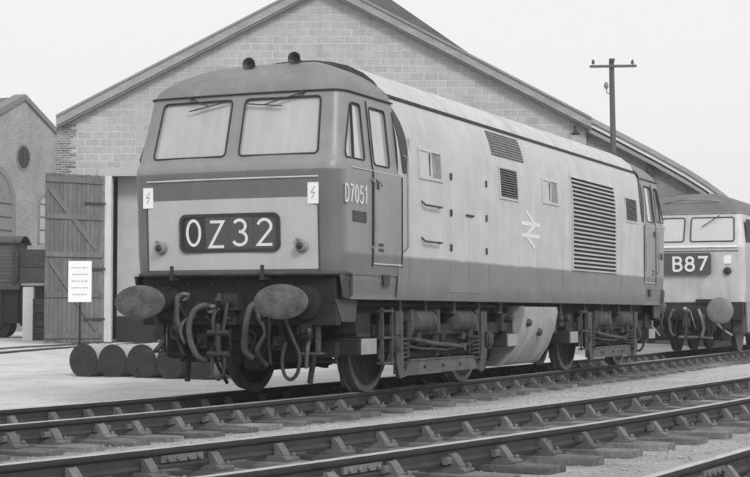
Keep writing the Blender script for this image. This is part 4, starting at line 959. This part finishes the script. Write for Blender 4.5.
# doorway: posts, lintel
m = MB(); m.box(DX0-.05, DX0+.17, -.08, .30, GZ-.2, DZ); m.build('door_post', mat('post_whitewash', .56, .7, .14, 1.5, 20, streak=.2), shed, bevel=.01)
m = MB(); m.box(DX1, DX1+.2, -.06, .30, GZ-.2, DZ); m.build('door_post', mat('post_whitewash', .56, .7, .14, 1.5, 20, streak=.2), shed, bevel=.01)
m = MB(); m.box(DX0-.3, DX1+.3, -.03, .30, DZ, DZ+.28); m.build('lintel', M_concrete, shed, bevel=.01)
m = MB(); m.box(DX0+.24, DX0+1.5, .75, .95, .85, DZ+.3); m.build('inner_pale_panel', mat('inner_panel_grey', .36, .8, .15, 1.5), shed)  # pale panel added just inside to catch daylight and brighten the doorway
m = MB(); m.box(DX0+.25, DX0+1.5, .55, 1.2, GZ-.2, .83); m.build('inner_block', M_under, shed)  # black block filling the foot of the doorway
# open door leaf, ledged and braced, swung out on the left post
leaf = bpy.data.objects.new('door', None); COL.objects.link(leaf); leaf.parent = shed; leaf.location = (DX0-.08, -.12, .02); leaf.rotation_euler = (0, 0, PI+math.radians(38)); leaf.empty_display_size = .2
leaf['label'] = 'tall braced timber door leaf swung open'
LW, LH = 2.05, DZ-.02; NP = 13
mbp = MB(); mbp.box(0, LW/NP-.008, -.03, .0, 0, LH); ME_P = mbp.mesh('plank', M_door, bevel=.004)
for k in range(NP): link('plank', ME_P, leaf, (k*LW/NP, rb.uniform(-.003, .003), rb.uniform(-.01, .01)))
for zz_ in (.12, 1.42, 2.70, 3.90, LH-.28):
    m = MB(); m.box(.02, LW-.02, .003, .05, zz_, zz_+.17); m.build('ledge', M_door, leaf, bevel=.006)
for (xa, za), (xb, zb) in (((.25, .40), (1.9, 2.60)), ((.25, 2.98), (1.9, 4.85))):
    m = MB(); m.bar((xa, .024, za), (xb, .024, zb), .16, .04, (0, 1, 0)); m.build('brace', M_door, leaf, bevel=.005)
for zz_ in (.7, 2.3, 4.4):
    m = MB(); m.box(-.05, .7, .051, .065, zz_, zz_+.07); m.build('strap_hinge', M_dark, leaf)

# ------------------------------------------------------------------ old brick workshop far left
DW = 85.0; wc = gp(22, DW, 0); az = YAW+math.radians(18.7)
wk = thing('brick_workshop', 'old brick workshop gable with round window and tall arched windows, far left', 'building', wc, -(az)+PI/2)
kw = FPX/DW; AZ = .93+(HOR-98)/kw; HW = 7.5; SP = .44
m = MB(); m.prism([(-HW, -.3), (HW, -.3), (HW, AZ-SP*HW), (0, AZ), (-HW, AZ-SP*HW)], .4, lambda a, b, c: (a, c, b)); m.box(-HW, -HW+.4, .403, 30, -.3, AZ-SP*HW-.1); m.box(HW-.4, HW, .403, 30, -.3, AZ-SP*HW-.1); wl = m.build('wall', M_brickw, wk)
for s in (-1, 1):
    m = MB(); m.prism([(0, AZ+.25), (s*(HW+.3), AZ+.25-SP*(HW+.3)), (s*(HW+.3), AZ-.05-SP*(HW+.3)), (0, AZ-.05)], .7, lambda a, b, c: (a, c-.12, b)); m.build('coping', mat('workshop_coping', .19, .8, .2), wk)
    m = MB(); m.prism([(0, AZ+.10), (s*(HW+.3), AZ+.10-SP*(HW+.3)), (s*(HW+.3), AZ-.02-SP*(HW+.3)), (0, AZ-.02)], 29, lambda a, b, c: (a, c+.6, b)); m.build('roof', M_slate, wk)
zc = .93+(HOR-157)/kw
m = MB(); m.lathe([(.60, -.003), (.60, -.04), (.72, -.04), (.72, .0)], (0, 0, zc), (0, 1, 0), 28); m.build('round_surround', mat('soldier_brick', .22, .85, .2), wk, smooth=30)
m = MB(); m.lathe([(.60, -.02), (.60, .0)], (0, 0, zc), (0, 1, 0), 28); rw = m.build('round_window', M_mid, wk)
m = MB(); m.bar((-.6, -.035, zc), (.6, -.035, zc), .05, .03, (0, 1, 0)); m.build('glazing_bar', M_grime, rw); m = MB(); m.bar((0, -.036, zc-.6), (0, -.036, zc+.6), .05, .03, (0, 1, 0)); m.build('glazing_bar', M_grime, rw)
def arched(xc_, w_, z0_, zs, ring, gm, name):
    A = [(xc_+w_/2*math.cos(PI*k/14), zs+w_/2*math.sin(PI*k/14)) for k in range(15)]
    m = MB(); m.prism([(xc_-w_/2, z0_), (xc_+w_/2, z0_)]+A, .03, lambda a, b, c: (a, -.025+c-.003, b)); win = m.build(name, gm, wk)
    B = [(xc_+(w_/2+ring)*math.cos(PI*k/14), zs+(w_/2+ring)*math.sin(PI*k/14)) for k in range(15)]
    m = MB(); P = [(xc_+w_/2, z0_)]+A+[(xc_-w_/2, z0_)]; Q = [(xc_+w_/2+ring, z0_)]+B+[(xc_-w_/2-ring, z0_)]
    m.loft([[(p[0], -.07, p[1]), (q[0], -.07, q[1]), (q[0], 0, q[1]), (p[0], 0, p[1])] for p, q in zip(P, Q)]); m.build('arch_surround', mat('soldier_brick', .22, .85, .2), win)
    k = 1
    while z0_+k*.7 < zs+.3: m = MB(); m.box(xc_-w_/2+.03, xc_+w_/2-.03, -.05, -.03, z0_+k*.7, z0_+k*.7+.05); m.build('glazing_bar', M_grime, win); k += 1
arched(-2.9, 3.6, 1.0, .93+(HOR-168)/kw-2.1, .34, mat('infill_brick', .22, .85, .2), 'arched_recess')
arched(2.15, .95, .93+(HOR-242)/kw, .93+(HOR-203)/kw, .14, mat('pale_window', .42, .4, .1), 'arched_window')
arched(5.2, .95, .93+(HOR-242)/kw, .93+(HOR-203)/kw, .14, mat('pale_window', .42, .4, .1), 'arched_window')

# ------------------------------------------------------------------ wagon, white box, crate, left side
DG = 64.0; kg = FPX/DG; wp = gp(24, DG, 0)
wag = thing('goods_wagon', 'dark timber goods wagon standing before the brick workshop', 'wagon', wp, -YAW+.05)
gx = lambda px: (px-24)/kg; gz_ = lambda py: .93+(HOR-py)/kg
x0, x1 = gx(-75), gx(22)
nb = 11
for k in range(nb):
    z = gz_(283)+(gz_(243)-gz_(283))*k/nb; m = MB(); m.box(x0, x1, -1.2+rb.uniform(-.01, .01), 1.2, z+.006, z+(gz_(243)-gz_(283))/nb-.006); m.build('plank', M_wagon, wag)
for k in range(6):
    x = x0+.1+(x1-x0-.2)*k/5; m = MB(); m.box(x-.06, x+.06, -1.27, -1.205, gz_(285), gz_(241)); m.build('stanchion', M_mid, wag)
A = [(x0-.15+(x1-x0+.3)*k/10, gz_(243)) for k in range(11)]
m = MB(); m.loft([[(a, -1.35+2.7*j/8, b+.0+.28*math.sin(PI*j/8)) for j in range(9)]+[(a, 1.35-2.7*j/8, b-.05+.28*math.sin(PI*(1-j/8))) for j in range(9)] for a, b in A]); m.build('roof', M_grime, wag)
m = MB(); m.box(x0-.1, x1+.1, -1.2, 1.2, gz_(290), gz_(283.5)); m.build('sole_bar', M_grime, wag)
for x in (x0+.9, x1-.8):
    for y in (-.75, .75): m = MB(); m.lathe([(.05, -.06), (.45, -.05), (.5, -.05), (.48, .06), (.05, .06)], (x, y, .46), (0, 1, 0), 24); m.build('wheel', M_under, wag)
    m = MB(); m.box(x-.2, x+.2, -1.1, -.95, .4, gz_(290)); m.build('axleguard', M_under, wag)
m = MB(); m.box(x0, x1, -.9, .9, .55, gz_(290)); m.build('brake_gear', M_under, wag)
lw = thing('lowside_wagon', 'low-sided dark wagon coupled beside the goods wagon, partly behind the door leaf', 'wagon', gp(50, DG+.5, 0), -YAW+.05)
x0, x1 = -(50-24.5)/kg, 2.6
for a, b, mt in ((268, 250, M_grime), (283, 268.5, M_wagon)):
    m = MB(); m.box(x0, x1, -1.1, 1.1, gz_(a), gz_(b)); m.build('side_board', mt, lw, bevel=.01)
m = MB(); m.box(x0-.1, x1, -1.25, 1.2, gz_(286), gz_(283.3)); m.build('floor_edge', M_concrete, lw)
m = MB(); m.box(x0, x1, -1.0, 1.0, .45, gz_(286.3)); m.build('underframe', M_under, lw)
for x in (x0+.6, x1-.6):
    for y in (-.75, .75): m = MB(); m.lathe([(.05, -.06), (.45, -.05), (.5, -.05), (.48, .06), (.05, .06)], (x, y, .46), (0, 1, 0), 24); m.build('wheel', M_under, lw)
DB = 57.0; kb = FPX/DB
pt = gp(29, DB, 0); m = MB(); zt = .93+(HOR-287)/kb; zb = gz(pt.x, pt.y)-.05
m.box(-.19, .19, -.12, .12, 0, zt-zb); bx_ = m.build('lineside_cabinet', M_white, None, bevel=.015); bx_.location = (pt.x, pt.y, zb); bx_.rotation_euler = (0, 0, -YAW); tag(bx_, 'tall narrow white lineside cabinet beside the dark wagon', 'cabinet')
pt = gp(41, DB-.5, 0); cr = thing('timber_crate', 'grey slatted timber crate between white cabinet and door leaf', 'crate', (pt.x, pt.y, gz(pt.x, pt.y)-.02), -YAW)
for k in range(6):
    z = .02+k*.25; m = MB(); m.box(-.22, .22, -.2, .2, z, z+.21); m.build('slat', M_grime if k != 3 else M_mid, cr, bevel=.008)
for sx_ in (-.2, .2): m = MB(); m.box(sx_-.03, sx_+.03, -.235, -.203, 0, 1.5); m.build('corner_post', M_grime, cr)

# ------------------------------------------------------------------ inset track leading to the shed door
def uD(u, D): p = CAM+FH*D+RH*u; return (p.x, p.y)
tr = thing('railway_track', 'track set in the pale yard leading to the shed door, far left', 'railway track', (0, 0, 0), 0, 'tracks in the yard')
for off in (-.75, .75):
    for o2, h, mt in ((0, .025, M_rust),):
        m = MB(); rings = []
        for k in range(13):
            D = 33+24*k/12; u = -10.75+3.6*((D-33)/24)+off; x, y = uD(u, D); rings.append([Vector((x, y, gz(x, y)))+RH*a+Vector((0, 0, b)) for a, b in ((-.05, -.02), (.05, -.02), (.05, .045), (-.05, .045))])
        m.loft(rings); m.build('rail', M_rust, tr)
        m = MB(); rings = []
        for k in range(13):
            D = 33+24*k/12; u = -10.75+3.6*((D-33)/24)+off-.16*(1 if off > 0 else -1); x, y = uD(u, D); rings.append([Vector((x, y, gz(x, y)))+RH*a+Vector((0, 0, b)) for a, b in ((-.06, -.02), (.06, -.02), (.06, .035), (-.06, .035))])
        m.loft(rings); m.build('check_timber', M_wood, tr)

# ------------------------------------------------------------------ notice board
pt = gp(80, 37.5, 0); zg = gz(pt.x, pt.y); kn = FPX/37.5
nbd = thing('notice_board', 'white notice board with lines of small print on a thin post before the shed door', 'sign', (pt.x, pt.y, zg-.02), -YAW)
zt = .93+(HOR-261)/kn-zg+.02; zb = .93+(HOR-302)/kn-zg+.02
m = MB(); m.tube([(0, .03, 0), (0, .03, zt-.05)], .028, 8); m.build('post', M_under, nbd, smooth=50)
m = MB(); m.box(-.27, .27, -.012, .008, zb, zt); bd = m.build('board', M_white, nbd, bevel=.004)
for k in range(5):
    z = zt-.16-k*.155; x = -.18+rb.uniform(-.02, .03); m = MB()
    while x < .17:
        l = rb.uniform(.03, .085); m.box(x, min(x+l, .19), -.0145, -.0123, z-.011, z+.011+rb.uniform(0, .008)); x += l+.022
    o = m.build('print_line', mat('faded_print', .36, .7, .1), bd); o['kind'] = 'stuff'

# ------------------------------------------------------------------ drums lying in a row
LAB = ['leftmost drum of the row lying on the yard, below the notice board', 'second drum from the left in the row lying on the yard',
       'third drum from the left in the row, pale stained end', 'fourth drum from the left in the row, partly under the left buffer', 'last drum at the right end of the row, mostly behind the brake hoses']
Dd = [28.3, 27.95, 27.6, 27.25, 26.9]; PX = [84, 113, 142, 171, 199]
axd = (FH*.90+RH*.43).normalized()
for k in range(5):
    p = gp(PX[k], Dd[k]-.1); R = .285+rb.uniform(-.004, .006); p.z = gz(p.x, p.y)+R-.012
    dr = thing('oil_drum', LAB[k], 'drum', (p.x, p.y, p.z-R), 0, 'drums lying in a row')
    ax = (axd+Vector((rb.uniform(-.04, .04), rb.uniform(-.04, .04), 0))).normalized(); c = Vector((0, 0, R)); Ld = .86
    pr = [(R-.012, .012), (R, 0), (R+.004, .012), (R-.004, .03)]
    for q in (.30, .58): pr += [(R-.004, q-.03), (R+.008, q-.01), (R+.008, q+.01), (R-.004, q+.03)]
    pr += [(R-.004, Ld-.03), (R+.004, Ld-.012), (R, Ld), (R-.012, Ld-.012)]
    m = MB(); m.lathe(pr, c, ax, 30, up=(0, 0, 1)); m.build('barrel', M_drumside, dr, smooth=40)
    m = MB(); m.lathe([(R-.014, .018), (R-.02, .016), (R-.05, .024), (R*.72, .022), (R*.68, .012), (R*.5, .012), (R*.46, .018), (0, .016)], c, ax, 30, up=(0, 0, 1)); e = m.build('end_plate', M_drum, dr, smooth=40)
    m = MB(); m.lathe([(R-.012, -.004), (R+.005, -.004), (R+.006, .012), (R-.012, .016)], c, ax, 30, up=(0, 0, 1)); m.build('rim', M_mid, dr, smooth=40)
    m = MB(); m.lathe([(.03, .0), (.03, .025), (.02, .028)], c+Vector((0, 0, 1))*R*.6*math.cos(k*1.9)+RH*R*.6*math.sin(k*1.9), -ax, 10); 
    for i_, v_ in enumerate(m.v): m.v[i_] = tuple(Vector(v_)+ax*.012)
    m.build('bung', M_mid, dr, smooth=40)
p = gp(175, 27.9); zg = gz(p.x, p.y)
bk = thing('upright_drum', 'dark upright drum standing behind the row of lying drums', 'drum', (p.x, p.y, zg-.01))
m = MB(); m.lathe([(.22, 0), (.225, .02), (.22, .04), (.215, .3), (.225, .32), (.215, .34), (.20, .80), (.17, .84), (.05, .86)], (0, 0, 0), (0, 0, 1), 24); m.build('barrel', M_grime, bk, smooth=40)
m = MB(); m.lathe([(.205, 0), (.215, .01), (.215, .03), (.205, .04)], (0, 0, .80), (0, 0, 1), 24); m.build('rim', M_mid, bk, smooth=40)

# ------------------------------------------------------------------ telegraph pole
DP = 47.5; kp = FPX/DP; pt = gp(615, DP, 0); zg = gz(pt.x, pt.y)
tp = thing('telegraph_pole', 'tall timber telegraph pole with one crossarm in front of the shed', 'pole', (pt.x, pt.y, zg-.1), -YAW)
zt = .93+(HOR-56)/kp-zg
m = MB(); m.tube([(0.02, 0, 0), (0, 0, zt*.5), (-.06, 0, zt)], [.105, .095, .075], 12); m.build('post', M_wood, tp, smooth=50)
za = .93+(HOR-66)/kp-zg+.1
m = MB(); m.bar((-.72, -.12, za), (.66, -.12, za+.02), .07, .075); m.build('crossarm', M_wood, tp, bevel=.008)
for x in (-.62, .54):
    m = MB(); m.lathe([(.012, 0), (.012, .06), (.045, .06), (.05, .10), (.03, .13), (.035, .16), (.015, .18)], (x, -.12, za+.025), (0, 0, 1), 12); m.build('insulator', M_grime, tp, smooth=50)
m = MB(); m.lathe([(.075, 0), (.085, .04), (.09, .08)], (-.06, -.09, zt-.04), (0, 0, 1), 12); m.build('pole_cap', M_wood, tp, smooth=40)
zi = .93+(HOR-88)/kp-zg+.1
m = MB(); m.tube([(-.05, 0, zi-.15), (-.20, 0, zi-.12), (-.22, 0, zi+.05)], .018, 6); m.lathe([(.03, 0), (.07, .06), (.06, .15), (.03, .2)], (-.22, 0, zi), (0, 0, 1), 12); m.build('swan_neck_insulator', M_light, tp, smooth=50)

# ------------------------------------------------------------------ thin smoky air of the yard
mh = bpy.data.materials.new('haze_air'); mh.use_nodes = True; t = mh.node_tree; t.nodes.clear()
o_ = t.nodes.new('ShaderNodeOutputMaterial'); pv = t.nodes.new('ShaderNodeVolumePrincipled'); pv.inputs['Color'].default_value = (.95, .95, .95, 1); pv.inputs['Density'].default_value = .0009; pv.inputs['Anisotropy'].default_value = .1
t.links.new(pv.outputs[0], o_.inputs['Volume'])
m = MB(); m.box(-165, 165, -45, 285, -1.5, 22); hz = m.build('haze', mh); tag(hz, 'thin pale smoky air over the yard', None, kind='stuff')
